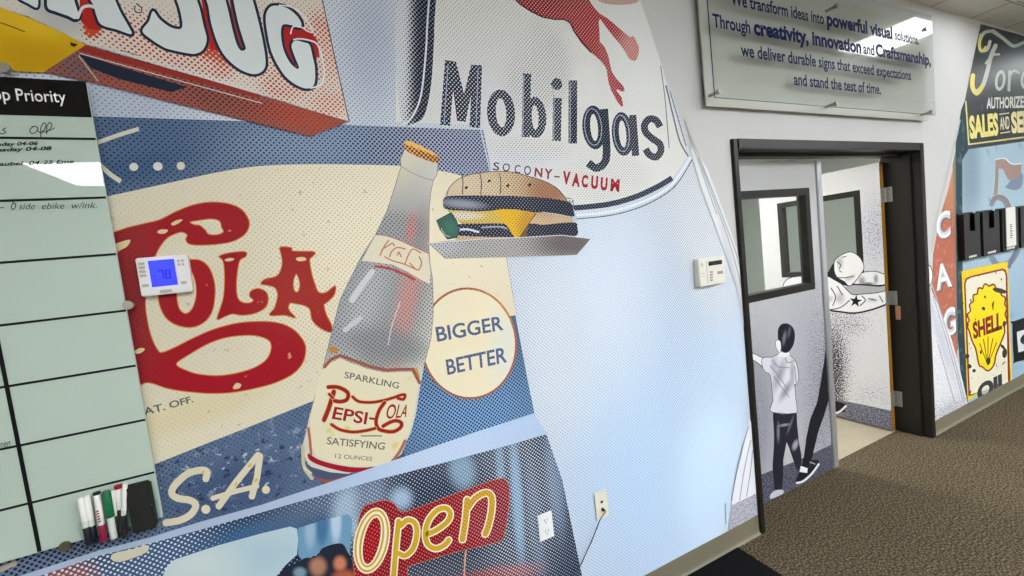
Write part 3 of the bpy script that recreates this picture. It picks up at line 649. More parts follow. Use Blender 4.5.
# --- street photograph strip with the Open sign
strip=pm('pale blue strip print',(168,184,208),blobs=[(470,440,120,40,-18,.8,(180,202,230))],dots=[((206,218,234),.0,[(440,450,60,30,-18,.5,.28)])])
street=pm('street photo print',(34,50,74),
  blobs=[(250,540,110,16,-18,.7,(52,98,140)),(330,500,60,14,-20,.8,(84,102,128)),(160,560,70,30,-18,.8,(64,90,124)),(480,455,50,14,-16,.7,(60,70,88)),(372,500,14,26,0,.7,(106,120,144)),(401,498,10,10,0,.7,(150,178,206)),(345,510,12,26,10,.7,(150,172,194)),(352,545,9,26,8,.6,(160,190,212)),(462,470,12,18,-10,.6,(120,152,178)),(517,500,5,60,-4,.6,(104,148,182)),(500,468,4,40,-4,.6,(90,130,160)),
         (535,520,6,60,-6,.6,(60,84,110)),(555,480,8,50,-6,.6,(84,110,140)),(330,556,36,26,0,.5,(34,40,56)),(60,580,36,14,-16,.5,(140,76,70)),(385,560,20,20,0,.7,(92,66,62)),(450,572,60,14,-14,.6,(60,66,82)),(490,578,50,10,-12,.5,(132,58,56))],
  dots=[((206,216,228),.18,[(150,560,90,30,-18,.6,.27),(520,500,40,90,0,.5,.30),(60,575,60,20,-18,.5,.31),(270,540,70,26,-18,.5,.05),(400,480,60,16,-18,.6,.20)])])
a=Art()
a.poly(strip,[(-260,660),(0,582),(100,549.5),(150,537),(200,521.5),(262,504.3),(356,473),(481,430),(534,413),(548,436),(512,447),(375,484),(256,517),(160,544),(100,558),(0,594),(-260,690)])
a.poly(street,[(-260,687),(0,590),(40,575.5),(100,555),(150,543),(200,529.5),(262,511.8),(375,480),(430,466),(512,444),(546,434),(562,480),(588,606),(520,640),(-60,1000),(-260,900)])
pale=pm('pale shop window print',(186,204,210),blobs=[(250,560,60,20,-14,.9,(166,194,206)),(200,565,40,20,0,.9,(196,210,210))])
a.poly(pale,BR((50,640),(60,420),(75,385),(110,352),(300,290),(500,235),(625,205),(655,215),(660,260),(655,330),(600,380),(560,430),(540,640)),smooth=False)
sk=pm('blue window print',(110,152,184),blobs=[(322,525,6,20,0,.5,(70,112,150)),(336,520,5,22,0,.5,(176,200,216)),(310,530,5,16,0,.6,(150,180,200))])
a.poly(sk,BR((660,212),(760,180),(880,150),(900,170),(890,330),(850,300),(760,320),(680,360),(660,330)))
dk=pm('dark figures print',(36,42,56),blobs=[(318,566,8,9,0,.5,(170,122,100)),(340,563,6,7,0,.5,(196,124,92)),(300,572,6,5,0,.5,(120,150,166)),(345,578,12,8,0,.5,(176,92,62))])
a.poly(dk,BR((560,470),(590,400),(650,370),(690,345),(740,340),(770,300),(850,280),(880,320),(900,360),(920,430),(930,600),(560,600)),smooth=True)
a.poly((206,200,176),BL((668,460),(690,435),(800,410),(880,388),(898,400),(880,430),(810,462),(720,488),(680,480)),smooth=True)
photo=a.build('street_photograph',mural)
a=Art(); rp=pm('open sign red print',(138,18,30),blobs=[(372,545,14,26,14,.7,(160,14,24)),(500,520,16,40,0,.7,(120,16,38))],dots=[((206,150,150),.17,[(500,515,40,50,0,.6,.26),(376,540,20,30,0,.5,.15)])])
a.poly((196,120,70),grow(sm(OP((120,215),(180,180),(240,165),(290,180),(330,225),(400,212),(620,130),(850,50),(895,55),(918,100),(910,230),(885,360),(840,392),(670,432),(560,462),(390,515),(365,535),(350,700),(150,720),(80,560),(78,400)),5),.5))
a.poly(rp,OP((120,215),(180,180),(240,165),(290,180),(330,225),(400,212),(620,130),(850,50),(895,55),(918,100),(910,230),(885,360),(840,392),(670,432),(560,462),(390,515),(365,535),(350,700),(150,720),(80,560),(78,400)),smooth=True)
wcr=(236,226,200); gd=pm('gold tube print',(198,164,44),blobs=[(480,520,20,30,0,.7,(206,164,60))],dots=[((150,96,30),.0,[(490,515,40,40,0,.5,.22)])])
E=OP((172,382))[0]
a.poly(wcr,ell(E[0],E[1],17.6,33.6,12,48),[ell(E[0],E[1],7.8,23.6,12,48)]); a.poly(gd,ell(E[0],E[1],16.2,32.0,12,48),[ell(E[0],E[1],9.4,25.2,12,48)])
a.poly(wcr,ell(E[0],E[1],14.2,29.8,12,48),[ell(E[0],E[1],11.6,27.2,12,48)])
def tri(p,w,closed=False):
    a.stroke(wcr,p,w); 
def letter(paths,w):
    for p in paths: a.stroke(wcr,p,w)
    for p in paths: a.stroke(gd,p,w-2.6)
letter([OP((318,275),(305,400),(285,640)),OP((330,300),(365,270),(405,285),(417,340),(398,420),(355,462),(318,450))],7.6)
letter([OP((478,345),(530,320),(585,275),(598,232),(572,205),(525,218),(480,272),(463,340),(475,400),(520,425),(568,405),(590,378))],7.6)
letter([OP((690,160),(680,270),(664,375)),OP((692,205),(735,150),(790,122),(822,145),(822,220),(805,300),(788,345))],8.2)
a.stroke((210,160,140),OP((682,440),(676,520),(674,600)),1.6)
a.build('open_sign',photo)
# --- burger on tray
bun=pm('bun print',(206,178,142),blobs=[(548,190,20,20,0,.7,(176,124,92)),(470,185,40,14,0,.8,(216,198,168))],dots=[((110,92,78),.20,[(545,185,40,24,0,.5,.31),(450,185,20,14,0,.6,.10)])])
pat=pm('patty print',(34,38,54),blobs=[(462,204,20,4,5,.7,(140,148,164))],dots=[((150,154,166),.22,[(570,215,30,30,0,.6,.16)])])
a=Art()
a.poly((176,196,214),BU((690,240),(690,441),(880,441),(890,330),(860,240)))
a.poly(bun,BU((200,430),(240,425),(600,435),(800,425),(885,430),(885,455),(400,455),(200,455)))
a.poly(bun,BU((150,208),(165,160),(210,115),(280,85),(400,68),(520,70),(620,95),(700,120),(760,150),(800,185),(833,235),(700,222),(500,210),(300,208)),smooth=True)
a.poly(bun,BU((600,300),(700,300),(865,325),(868,362),(700,372),(600,372)))
ch2=pm('egg print',(216,186,96),blobs=[(462,216,20,4,0,.6,(224,216,200))],dots=[((130,110,60),.22)])
a.poly(ch2,BU((150,285),(420,285),(500,300),(500,370),(400,375),(230,362),(190,325)),smooth=False)
a.poly(pat,BU((150,208),(300,203),(500,205),(700,215),(830,235),(862,255),(872,290),(870,322),(780,307),(640,290),(500,284),(350,292),(200,287),(142,278),(130,250)),smooth=True)
a.poly(pat,BU((205,370),(300,362),(500,362),(640,362),(700,368),(870,355),(893,385),(888,430),(800,430),(600,440),(240,432),(200,405)),smooth=True)
a.stroke((206,212,222),BU((215,398),(270,395),(330,410)),2.2); a.stroke((160,166,180),BU((350,385),(450,380),(490,390)),1.6)
chz=pm('cheese print',(226,180,50),blobs=[(527,222,8,14,20,.6,(206,156,60))],dots=[((140,104,40),.14,[(527,222,16,20,0,.5,.26)])])
a.poly(chz,BU((413,287),(470,280),(540,281),(655,300),(625,345),(600,385),(562,440),(535,440),(500,385),(460,335)))
a.poly((120,92,58),BU((655,300),(662,305),(620,360),(598,440),(560,440),(600,382)))
pk=pm('pickle print',(60,100,88),blobs=[(450,228,7,8,-20,.8,(74,118,104))],dots=[((34,66,60),.16)])
a.poly((26,48,48),grow(BU((95,345),(175,302),(205,345),(222,395),(208,440),(155,449),(115,395)),.6)); a.poly(pk,BU((95,345),(175,302),(205,345),(222,395),(208,440),(155,449),(115,395))); a.stroke((170,190,180),BU((120,390),(140,425),(165,436)),.9)
for x in (340,450,235): a.stroke((60,54,50),BU((x,80),(x+8,130),(x+4,195)),.9)
for x,y in ((262,158),(392,120),(497,147),(622,142)): a.poly((44,36,32),ell(*BU((x,y))[0],1.8,1.2,-40))
a.stroke((70,56,50),BU((150,205),(165,160),(210,115),(280,85),(400,68),(520,70),(620,95),(700,120),(760,150),(800,185),(835,235)),.7)
burger=a.build('burger',mural)
try_=pm('tray print',(176,174,170),blobs=[(570,243,30,14,0,.7,(120,112,110)),(440,246,20,10,0,.7,(190,192,196))],dots=[((84,84,92),.24,[(570,243,40,16,0,.6,.36)])])
a=Art(); a.poly(try_,BU((45,475),(150,460),(350,450),(600,440),(800,428),(968,448),(890,540),(140,562),(80,505))); a.stroke((210,208,202),BU((45,475),(350,450),(600,440),(800,428),(968,448)),.8,smooth=False)
a.build('serving_tray',mural)
# --- pulled curtain folds at the right edge, spotted floor, tiny credit line
drp=pm('curtain fold print',(222,224,226),blobs=[(735,290,4,60,-12,.7,(196,198,202))],dots=[((190,194,198),.05)])
a=Art()
a.poly(drp,[(692,146),(707,169),(722,209),(736,248),(744,284),(746,345),(744,330),(736,288),(720,240),(702,192),(690,152)])
for p in ([(690,136),(706,176),(724,222),(738,262),(745,300)],[(698,158),(712,196),(728,240),(740,284),(745,315)],[(684,120),(700,168),(716,214)]): a.stroke((168,172,178),p,1.2)
a.poly((226,230,236),[(749,418),(741,455),(733,488),(731,505),(756,493),(754,432)]); 
for p in ([(750,440),(744,468),(739,500)],[(752,450),(750,470),(746,496)],[(748,426),(738,462),(731,500)]): a.stroke((150,156,170),p,.9)
spk=pm('speckled floor print',(182,182,192),speck=[(120,.52,(130,130,146))])
a.poly(spk,[(731,505),(757,492.5),(758.6,514),(727.5,530.5)])
a.stroke((120,132,150),[(724.5,503),(725.5,524)],.8,cap=False)
a.build('printed_curtain_edge',mural)

print('layers end',W.k); W.k=10
# ================================================================== RIGHT MURAL
m2 = empty('wall_mural',(4.6,0,0),'printed mural of old car dealer and oil signs on wall right of the doors','mural')
K4=Z(768,0,4); K5=Z(930,0,3.6); K6=Z(930,150,4.43); K7=Z(930,250,3.2)
fld=pm('weathered blue print',(160,186,198),blobs=[(970,180,10,60,0,.7,(132,152,168)),(1000,240,40,30,0,.8,(170,190,204)),(1000,330,40,60,0,.9,(150,178,198))],patch=[(8,.6,.1,(142,168,182))])
a=Art()
a.poly(fld,[(968,90),(1100,40),(1130,330),(1012,385),(967,405),(961,330),(960,160)])
teal=pm('dark teal print',(46,70,78),patch=[(14,.56,.08,(78,104,110))])
a.poly(teal,[(968,92),(974,140),(962,160),(962.5,270),(963,300),(965.5,330),(968,404),(962,395),(957,330),(954.5,200),(955.5,144),(961,110)])
a.poly((130,124,100),[(952.5,165),(955.5,150),(956.5,290),(958,350),(955.5,350),(953,250)])
orr=pm('faded orange print',(178,104,84),patch=[(18,.55,.08,(190,126,104))],blobs=[(950,180,6,30,0,.8,(190,132,92))])
a.poly(orr,[(953,168),(948,190),(940,216),(933,254),(931.5,290),(940,312),(949,336),(957,362),(956,300),(954.5,240)])
for chx,q_ in (('C',[(936,214),(950,209),(950.5,236),(937,241)]),('A',[(934,266),(949,261),(952,286),(936.5,291)]),('G',[(942,311),(955,305),(956,333),(945,338)])):
    a.text((112,104,110),chx,[(x+1.3,y+1.3) for x,y in q_],bold=.06); a.text((198,200,204),chx,q_,bold=.05); a.text((232,234,234),chx,q_,bold=.0)
sg2=(158,134,126); sgr=(120,136,156)
a.poly(sgr,K6((385,95),(410,110),(405,160),(375,178),(335,165),(345,150)),smooth=True)
a.poly(sg2,K6((290,42),(330,38),(362,62),(405,60),(402,105),(375,135),(345,132),(322,85),(303,82),(303,120),(298,195),(282,200),(288,120)),smooth=False)
a.stroke((222,228,230),K6((290,42),(330,38),(362,62),(405,60)),1.0)
a.stroke(sgr,K6((272,240),(290,212),(325,222),(345,262),(350,300)),5); a.stroke((140,124,122),K6((275,228),(300,205),(335,218),(350,250)),3.4)
a.stroke(sgr,K6((275,480),(300,510),(350,500),(385,450)),6); a.stroke((110,118,138),K6((380,440),(350,520)),3)
a.build('weathered_background',m2)
a=Art()
sw=pm('white curtain print',(222,222,226),speck=[(90,.60,(150,150,164),(950,415,30,14,-28,.9),.16)],blobs=[(938,330,4,50,-18,.8,(200,202,210))])
a.poly(sw,[(931,290),(941,312),(951,338),(958,362),(966,396),(968,404),(940,419.5),(932.5,423.5),(927,300)])
for p in ([(931,282),(943,320),(955,362),(965,402)],[(933,296),(944,332),(956,374),(963,402)],[(938,345),(948,380),(955,404)]): a.stroke((168,170,180),p,1.1)
for p in ([(957,130),(948,170),(938,212),(931,252)],[(954,140),(945,178),(936,216),(930,246)],[(960,120),(952,156),(944,190)]): a.stroke((186,186,188),p,1.1)
a.poly((228,228,228),ell(928,275,4.5,10,-10)); a.stroke((70,70,78),[(925,265),(930,266),(932.5,274),(931.5,282),(928,288)],.8)
a.build('printed_curtain_edge',m2)
a=Art(); fd=pm('dealer sign print',(30,40,46),patch=[(6,.58,.10,(62,80,80))],rough=.42,spec=.5,blobs=[(1040,75,26,24,0,.9,(86,106,104))])
a.poly(fd,[(980.5,24),(1024,36),(1110,60),(1110,128),(1024,141.5),(967.5,149.5),(964.5,101)])
a.stroke((214,206,140),K5((128,365),(139,520),(338,494),(640,452)),1.4,smooth=False)
fy=(222,208,110); fc=(196,206,196)
a.stroke(fc,K5((338,152),(300,166),(262,138),(225,112)),[3,4]); a.stroke(fc,K5((225,112),(195,118),(178,150),(182,182),(205,178),(215,150)),3.2)
a.stroke(fy,K5((182,125),(176,160),(186,184),(200,170)),2.6)
a.stroke(fc,K5((235,165),(218,205),(205,260),(188,310),(165,333)),4.2); a.stroke(fy,K5((188,310),(168,336),(152,312),(154,272)),4.4); a.stroke(fc,K5((200,228),(225,200),(248,196)),2.2)
a.ring(fc,K5((252,290))[0],(5.2,10.5),(2.6,7),8); a.stroke(fc,K5((286,258),(283,325)),2.8); a.stroke(fc,K5((285,275),(300,255),(318,262)),2.4); a.ring(fc,K5((345,285))[0],(5.4,10),(2.8,6.5),8); a.stroke(fc,K5((372,200),(362,320)),2.8)
a.text((220,222,214),'AUTHORIZED',K5((203,352),(356,344),(356,388),(203,392)),bold=.03)
a.text((226,216,130),'SALES',K5((139,417),(243,405),(246,488),(143,502)),bold=.05); a.text((220,216,176),'AND',K5((250,423),(284,418),(286,464),(252,468)),bold=.02)
a.stroke((214,210,160),K5((248,412),(284,407)),1,cap=False); a.stroke((214,210,160),K5((252,480),(288,474)),1,cap=False)
a.text((226,216,160),'SERVICE',K5((290,403),(452,386),(452,466),(293,482)),bold=.05)
a.build('dealer_sign',m2)
a=Art(); ys=(228,196,40)
rust=[(22,.66,.02,(64,44,36))]
a.poly(pm('enamel sign yellow',(232,200,44),patch=rust),K7((100,68),(248,36),(262,424),(170,452),(120,482)))
cr3=pm('enamel sign cream',(224,220,198),patch=[(13,.64,.02,(70,54,46)),(26,.67,.02,(96,70,50))])
rdd=(130,36,34)
a.poly(rdd,K7((108,105),(114,90),(130,83),(232,59),(242,64),(246,80),(256,424),(170,450),(122,468)),smooth=False)
a.poly(cr3,K7((113,108),(118,95),(132,88),(231,65),(238,70),(241,84),(249,424),(170,450),(127,462)))
she=K7((128,262),(120,240),(127,225),(121,208),(131,195),(128,176),(140,165),(140,146),(152,142),(156,124),(168,126),(176,111),(188,118),(202,112),(210,126),(222,128),(226,146),(238,154),(236,174),(243,186),(237,206),(243,224),(235,244),(236,262),(226,290),(208,335),(202,365),(185,384),(168,372),(158,365),(148,318),(135,288))
a.outl(pm('shell yellow',(234,212,38),patch=[(12,.66,.02,(70,60,40))]),rdd,1.5,she)
for x,y in ((158,300),(170,285),(185,278),(200,284),(212,296)): a.stroke(rdd,K7((184,368),(x,y)),.8)
a.text((130,34,40),'SHELL',K7((134,232),(229,196),(230,254),(139,286)),bold=.045)
a.text((60,60,66),'OIL',K7((150,432),(246,386),(249,440),(150,490)),bold=.06)
for x,y,r,q_ in ((170,187,6,5),(222,130,24,8),(175,150,5,3),(238,330,8,16),(232,310,10,5),(118,340,7,8),(140,386,6,6),(214,250,6,5),(186,355,7,12),(125,372,8,7),(236,236,5,10),(120,240,3,6)): a.poly((58,52,44),ell(*K7((x,y))[0],r/3.2,q_/3.2,random.uniform(0,90),9))
a.build('oil_company_sign',m2)
a=Art(); a.poly((28,30,34),sm([(1012,324),(1014,321),(1060,306),(1100,296),(1104,300),(1106,334),(1060,350),(1016,362),(1013.5,360)],3)); a.poly((214,218,220),[(1016.5,332),(1098,306),(1099,328),(1018,352.5)])
a.text((40,44,50),'OPEN',[(1019,334.5),(1094,310),(1095,324),(1020.5,347)],bold=.03); a.build('small_open_sign',m2)

# ================================================================== FIGURES PRINTED ON THE DOORS
a=Art(PL); a.lim=(0,LW-.03,.013,LH); U=Z(744,300,5.76); V=Z(744,400,5.24); SK=(222,224,228); BK=(30,30,36)
flr=pm('dark speckle print',(92,92,108),speck=[(110,.50,(40,40,54)),(140,.62,(160,160,176))],P=PL,rough=.35)
a.poly(flr,V((60,400),(90,390),(160,362),(250,328),(350,285),(465,228),(470,390),(60,575)))
a.outl(SK,(50,50,58),.7,U((35,305),(55,310),(85,325),(115,342),(112,385),(85,365),(55,345),(35,335)))
a.stroke((120,122,136),U((55,360),(62,576)),1.2)
sht=pm('printed shirt',(206,208,214),blobs=[(779,375,4,14,20,.9,(150,152,164)),(786,390,3,10,30,.9,(140,142,154)),(774,365,3,8,0,.9,(170,172,180)),(792,372,2,12,0,.8,(160,162,172))],P=PL,rough=.35)
a.outl(sht,(60,60,70),.6,U((108,335),(160,330),(200,312),(255,318),(290,345),(305,390),(312,450),(302,488),(289,482),(292,520),(296,576))+V((270,0),(275,40),(268,72),(200,68),(140,58),(146,20),(152,0))+U((160,500),(150,430),(122,412),(105,378)))
for p in ([(150,380),(200,440),(240,500)],[(170,440),(220,510),(260,560)],[(160,345),(200,385),(260,390)],[(290,380),(296,440),(300,480)],[(235,330),(250,360),(290,350)]): a.stroke((120,122,134),U(*p),.8)
a.poly(SK,U((200,300),(258,298),(262,322),(230,332),(198,322)))
hair=pm('printed hair',(34,34,44),blobs=[(784,338,1.6,6,10,.8,(110,112,124)),(789,332,1.2,5,10,.8,(90,92,104))],P=PL,rough=.35)
a.poly(hair,U((195,170),(215,140),(250,136),(280,158),(292,200),(286,250),(268,285),(250,302),(226,302),(205,280),(195,230)),smooth=True)
a.outl(SK,(60,60,70),.4,U((184,236),(204,235),(212,270),(205,300),(194,292),(184,268)))
trs=pm('printed trousers',(38,38,48),blobs=[(778,432,1.2,8,0,.8,(120,122,136)),(795,445,2.4,5,20,.6,(150,152,164)),(784,425,5,1.2,-10,.8,(140,142,156)),(790,425,1,8,20,.8,(100,102,116))],P=PL,rough=.35)
a.poly(trs,V((150,66),(152,110),(157,180),(155,250),(148,350),(158,470),(196,476),(204,400),(205,310),(222,220),(235,250),(262,330),(280,375),(298,345),(300,290),(285,210),(277,120),(275,66),(200,74)))
a.outl((190,192,200),(40,40,48),.5,V((135,500),(158,475),(200,470),(205,488),(172,506),(140,517)))
lg=[(825.8,349),(823.5,364),(820.5,382),(817,402),(810,419),(806,438),(803.5,457),(801.5,466),(809,468),(813,453),(818,432),(824,415),(830,400),(829.5,370)]
a.poly(BK,lg)
a.poly((30,30,36),V((290,375),(315,382),(345,350),(352,315),(388,312),(393,332),(365,372),(305,424),(275,438),(268,420)))
a.poly((224,226,230),V((296,345),(332,358),(330,382),(290,376))); a.stroke((224,226,230),V((276,434),(310,424),(355,384),(390,336)),2.0); a.stroke((180,182,190),V((345,325),(370,335)),1)
a.build('printed_walking_boy',LDR)
# right leaf: hooded person leaning and pulling
a=Art(PR); a.lim=(0,RW,.013,LH); Q=Z(818,230,5.69)
flr2=pm('dark speckle print right',(120,120,134),speck=[(110,.50,(54,54,66)),(140,.60,(190,190,200))],P=PR,rough=.35)
a.poly(flr2,[(760,385),(833,399),(860,404),(893,411),(894,440),(830,432),(760,418)])
a.poly((166,166,172),Q((150,330),(190,305),(440,300),(440,350),(240,372),(160,376)))
a.outl(pm('printed sleeve',(222,222,226),blobs=[(862,281,3,4,0,.8,(150,150,162)),(876,279,2,4,0,.8,(140,142,154)),(868,284,6,1.6,0,.7,(110,110,124))],P=PR,rough=.35),(40,40,50),.8,Q((205,285),(230,260),(270,240),(330,238),(378,252),(442,248),(442,302),(395,308),(350,318),(240,308),(190,308)))
a.stroke((34,34,42),Q((190,308),(260,312),(350,316),(440,302)),1.4)
bod=pm('printed jumper',(226,226,230),blobs=[(840,298,4,5,0,.8,(186,186,196)),(872,300,5,2,0,.8,(196,196,204)),(826,300,6,3,-20,.8,(170,170,182))],P=PR,rough=.35)
a.outl(bod,(40,40,50),.8,Q((-190,300),(-60,262),(60,268),(120,298),(170,348),(200,370),(260,366),(330,360),(442,343),(442,400),(380,422),(300,450),(200,468),(70,455),(-60,470),(-190,500)))
for p in ([(75,330),(100,380),(85,430)],[(110,320),(140,370)],[(60,455),(130,440),(180,400)],[(240,430),(270,400),(250,375)],[(290,390),(330,400)],[(350,375),(370,410)]): a.stroke((60,60,70),Q(*p),1.0)
star=[]; cx,cy=Q((215,405))[0]
for k in range(10):
    r=(6.6 if k%2==0 else 2.6); t=math.radians(-90+36*k+8); star.append((cx+r*math.cos(t),cy+r*math.sin(t)))
a.poly((30,30,38),star)
a.poly((40,40,50),Q((62,232),(80,200),(112,163),(105,230),(125,262),(175,322),(140,312),(80,278),(62,265)))
hd=pm('printed hood',(224,224,226),blobs=[(840,262,3,6,0,.8,(180,180,188)),(850,278,5,2,-30,.8,(190,190,198))],P=PR,rough=.35)
a.outl(hd,(44,44,54),.8,Q((100,172),(150,136),(192,128),(230,150),(256,190),(258,225),(238,255),(210,292),(178,316),(152,292),(112,268),(95,230)))
for p in ([(110,180),(130,200),(120,220)],[(95,268),(150,272),(205,262)],[(140,155),(160,150)],[(120,230),(135,240)]): a.stroke((70,70,80),Q(*p),.9)
a.stroke((40,40,50),Q((75,460),(140,468),(210,474),(300,456),(380,428),(442,404)),1.4)
a.poly((36,36,44),[(826,402),(836,401),(846,404),(845,412),(826,413)]); a.stroke((224,224,228),[(826,413),(838,412.5),(846,406)],2.0)
a.build('printed_hooded_person',RDR)
# ================================================================== GLASS WHITEBOARD
def YP(y): return Plane((0,y,0),(1,0,0),(0,-1,0))
steel=plain('brushed steel',(176,172,160),.28,metal=.85); darksteel=plain('darker steel',(110,104,86),.4,metal=.7)  # darksteel is a darker, rougher steel for the whiteboard's lower standoff
B=YP(-.028); bx1=B.uv(126.5,310.5)[0]; bx0=-1.95; bz1=B.uv(85,81)[1]; bz0=B.uv(62,546)[1]
hz=B.uv(95,117.5)[1]
gb=plain('back painted pale green glass',(182,198,186),.012,spec=.35); gedge=plain('glass edge',(176,204,190),.15)
board_=MB(); board_.box(bx0,bx1,-.0275,-.0215,bz0,bz1,gb,.0012)
bo=board_.build('glass_whiteboard'); tag(bo,'pale green glass whiteboard with black header and row lines on the left of the wall','whiteboard')
a=Art(B); blk=plain('black header film',(14,14,15),.09,spec=.4)
a.poly(blk,[(bx0,hz),(bx1-.0008,hz),(bx1-.0008,bz1-.001),(bx0,bz1-.001)],metric=True)
a.build('header_band',bo)
a=Art(B); t0=B.uv(0,115)
x_r=B.uv(66,99)[0]; zb=B.uv(40,101.5)[1]; zt=zb+.029
_v,_f=text_mesh('Shop Priority',.006); w_=(max(p[0] for p in _v)-min(p[0] for p in _v))*.0275/.73*.80
a.text((236,236,232),'Shop Priority',[(x_r-w_,zt),(x_r,zt),(x_r,zb),(x_r-w_,zb)],metric=True,bold=.006)
a.build('header_lettering',bo)
a=Art(B); ln=ink((22,24,24))
rows=[B.uv(96,139)[1],B.uv(106,197.5)[1],B.uv(117,254)[1],B.uv(126,310.5)[1],B.uv(136,365.5)[1],B.uv(146,419.5)[1],B.uv(155,472)[1]]
for z in rows: a.poly(ln,[(bx0+.002,z-.003),(bx1-.001,z-.003),(bx1-.001,z+.003),(bx0+.002,z+.003)],metric=True)
xd=B.uv(16,432)[0]; a.poly(ln,[(xd-.0042,bz0+.002),(xd+.0042,bz0+.002),(xd+.0042,hz),(xd-.0042,hz)],metric=True)
a.build('grid_lines',bo)
a=Art(B); pen=ink((40,46,42))
a.stroke(pen,[(-14,131),(-8,127),(-3,130),(-6,134),(-2,133)],.9)
a.stroke(pen,[(6,128),(3,130),(6,132),(3,134),(-1,133)],.9)
a.build('handwriting',bo)
a=Art(B); a.stroke(pen,[(33,127),(30,130),(31,133),(35,133),(38,129),(36,126.5),(32,127)],.9); a.stroke(pen,[(38,131),(42,133),(46,126),(44,123),(41,128),(41,136),(40,139)],.9); a.stroke(pen,[(42,131),(47,132),(52,126),(50,122.5),(47,127),(47,134)],.9); a.stroke(pen,[(47,131),(51,130),(55,128)],.8)
a.build('handwriting',bo)
def hand(t,q,b=.0,sh=.2):
    A=Art(B); A.text(pen,t,q,bold=b,shear=sh); A.build('handwriting',bo)
hand('Monday 04-06',[(-16,142.6),(38,141.2),(38,145),(-16,146.6)],.03)
hand('Tuesday 04-08',[(-16,148.2),(52,146.2),(52,150),(-16,152.2)],.03)
hand('the Saubel  04-25 Eme',[(-24,163),(74,159.5),(74,163.2),(-24,167)],.02)
A=Art(B); A.stroke(pen,[(-1,208),(4,207.7)],.9); A.build('handwriting',bo)
A=Art(B); A.stroke(pen,[(14,203),(11.5,206),(12.5,209.5),(15,208),(16,204.5),(14,203),(12,201)],.9); A.build('handwriting',bo)
hand('side  ebike  w/ink.',[(19,203.5),(97,201.8),(97,208.2),(19,209.6)],-.005,.25)
hand('men',[(-1,443.5),(10.5,441),(11,446),(-1,448)],-.005,.3)

def standoff(P, px, py, name, par, r=.0125, mat=steel, z=None):
    u,v=P.uv(px,py); mb=MB(); y=P.o.y
    mb.tube([(u,-.0075,v),(u,y,v)],r*.62,mat,18); mb.tube([(u,y,v),(u,y-.004,v),(u,y-.0065,v)],[r,r,r*.9],mat,28)
    o=mb.build(name,par,smooth=True); return o
BS=YP(-.030)
standoff(BS,128.5,305,'standoff',bo); standoff(BS,65.5,546,'standoff',bo,.0125,darksteel); standoff(BS,5,68.5,'standoff',bo)
# ---- acrylic marker tray
acr=clear('clear acrylic',(250,252,252),.02,1.49)
TRY=YP(-.05)
tx0,tz0=TRY.uv(88,546); tx1,_=TRY.uv(160,522); 
u0=TRY.uv(84,542)[0]; u1=TRY.uv(159,524)[0]; zb0=(TRY.uv(90,545)[1]+TRY.uv(156,530)[1])/2; zt0=TRY.uv(158,500)[1]
print('tray',u0,u1,zb0,zt0)
mb=MB()
mb.box(u0,u1,-.0315,-.0277,zb0,zt0+.035,acr,.0004); mb.box(u0,u1,-.0645,-.062,zb0,zt0,acr,.0004); mb.box(u0,u1,-.062,-.0315,zb0,zb0+.0025,acr)
xm=TRY.uv(129,535)[0]
for x in (u0,xm,u1-.0025): mb.box(x,x+.0025,-.062,-.0315,zb0+.0025,zt0,acr)
tray=mb.build('marker_tray'); tag(tray,'clear acrylic marker tray at the lower right corner of the whiteboard','tray')
# markers
wht=plain('marker white plastic',(232,232,226),.35)
MK=YP(-.047)
def marker(top,bot,r,segs,label,y=-.047,text=None):
    """segs: list of (fraction from, fraction to, colour, radius factor)"""
    P=YP(y); a0=Vector(P.at(*P.uv(*top))); a1=Vector(P.at(*P.uv(*bot))); a1.z=max(a1.z,zb0+.0035)
    root=empty('whiteboard_marker',a1,label,'marker','markers standing in the acrylic tray')
    for nm,f0,f1,c,k in segs:
        q0=a1.lerp(a0,f0); q1=a1.lerp(a0,f1); mb=MB(); R=r*k; d=(q1-q0)
        mt=wht if c is None else plain('marker plastic',c,.4)
        mb.tube([q0,q0+d*.03,q1-d*.06,q1],[R*.85,R,R,R*.8],mt,20); mb.build(nm,root,smooth=True)
    if text:
        f,col=text; q0=a1.lerp(a0,f); A=Art(Plane((0,y-r-.0008,0),(1,0,0),(0,-1,0))); 
        for k in range(5): A.poly(col,[(q0.x-.004,q0.z+k*.007),(q0.x+.003,q0.z+k*.007+.0006),(q0.x+.003,q0.z+k*.007+.004),(q0.x-.002,q0.z+k*.007+.0035)],metric=True)
        A.build('printed_mark',root)
marker((80,498),(90,545),.0067,[('cap',0,.38,(24,26,38),1.06),('barrel',.381,1,None,1)],'leftmost white marker, dark navy cap down in the tray')
marker((87,495.5),(95,544),.0067,[('cap',0,.36,(22,26,44),1.06),('barrel',.361,1,None,1)],'second white marker from the left, navy cap down, touching the leftmost',y=-.040)
marker((96.5,492),(104.5,543),.0070,[('cap',0,.34,(150,24,66),1.06),('barrel',.341,.95,None,1),('end_plug',.951,1,(20,20,22),1.1)],'white marker with crimson cap down and black end plug',text=(.42,(150,30,60)))
marker((106,491),(114.5,540),.0086,[('barrel',0,.45,None,.86),('cap',.451,1,(22,104,66),1.04)],'thicker marker with green cap up and white barrel')
marker((113,490.5),(119,538),.0052,[('cap',0,.45,(28,24,28),1.1),('barrel',.451,1,None,1)],'thin white marker half hidden just right of the green one',y=-.040)
marker((118,485),(124.5,536),.0080,[('cap',0,.52,(34,28,34),1.06),('barrel',.521,.93,None,1),('end_plug',.931,1,(160,26,40),1.04)],'marker with dark cap down and red end, left of the eraser',y=-.042)
marker((125,483),(123,531),.0055,[('cap',0,.33,(34,34,40),1.0),('barrel',.331,1,None,1)],'slim white marker crossing in front of the red ended one',y=-.054)
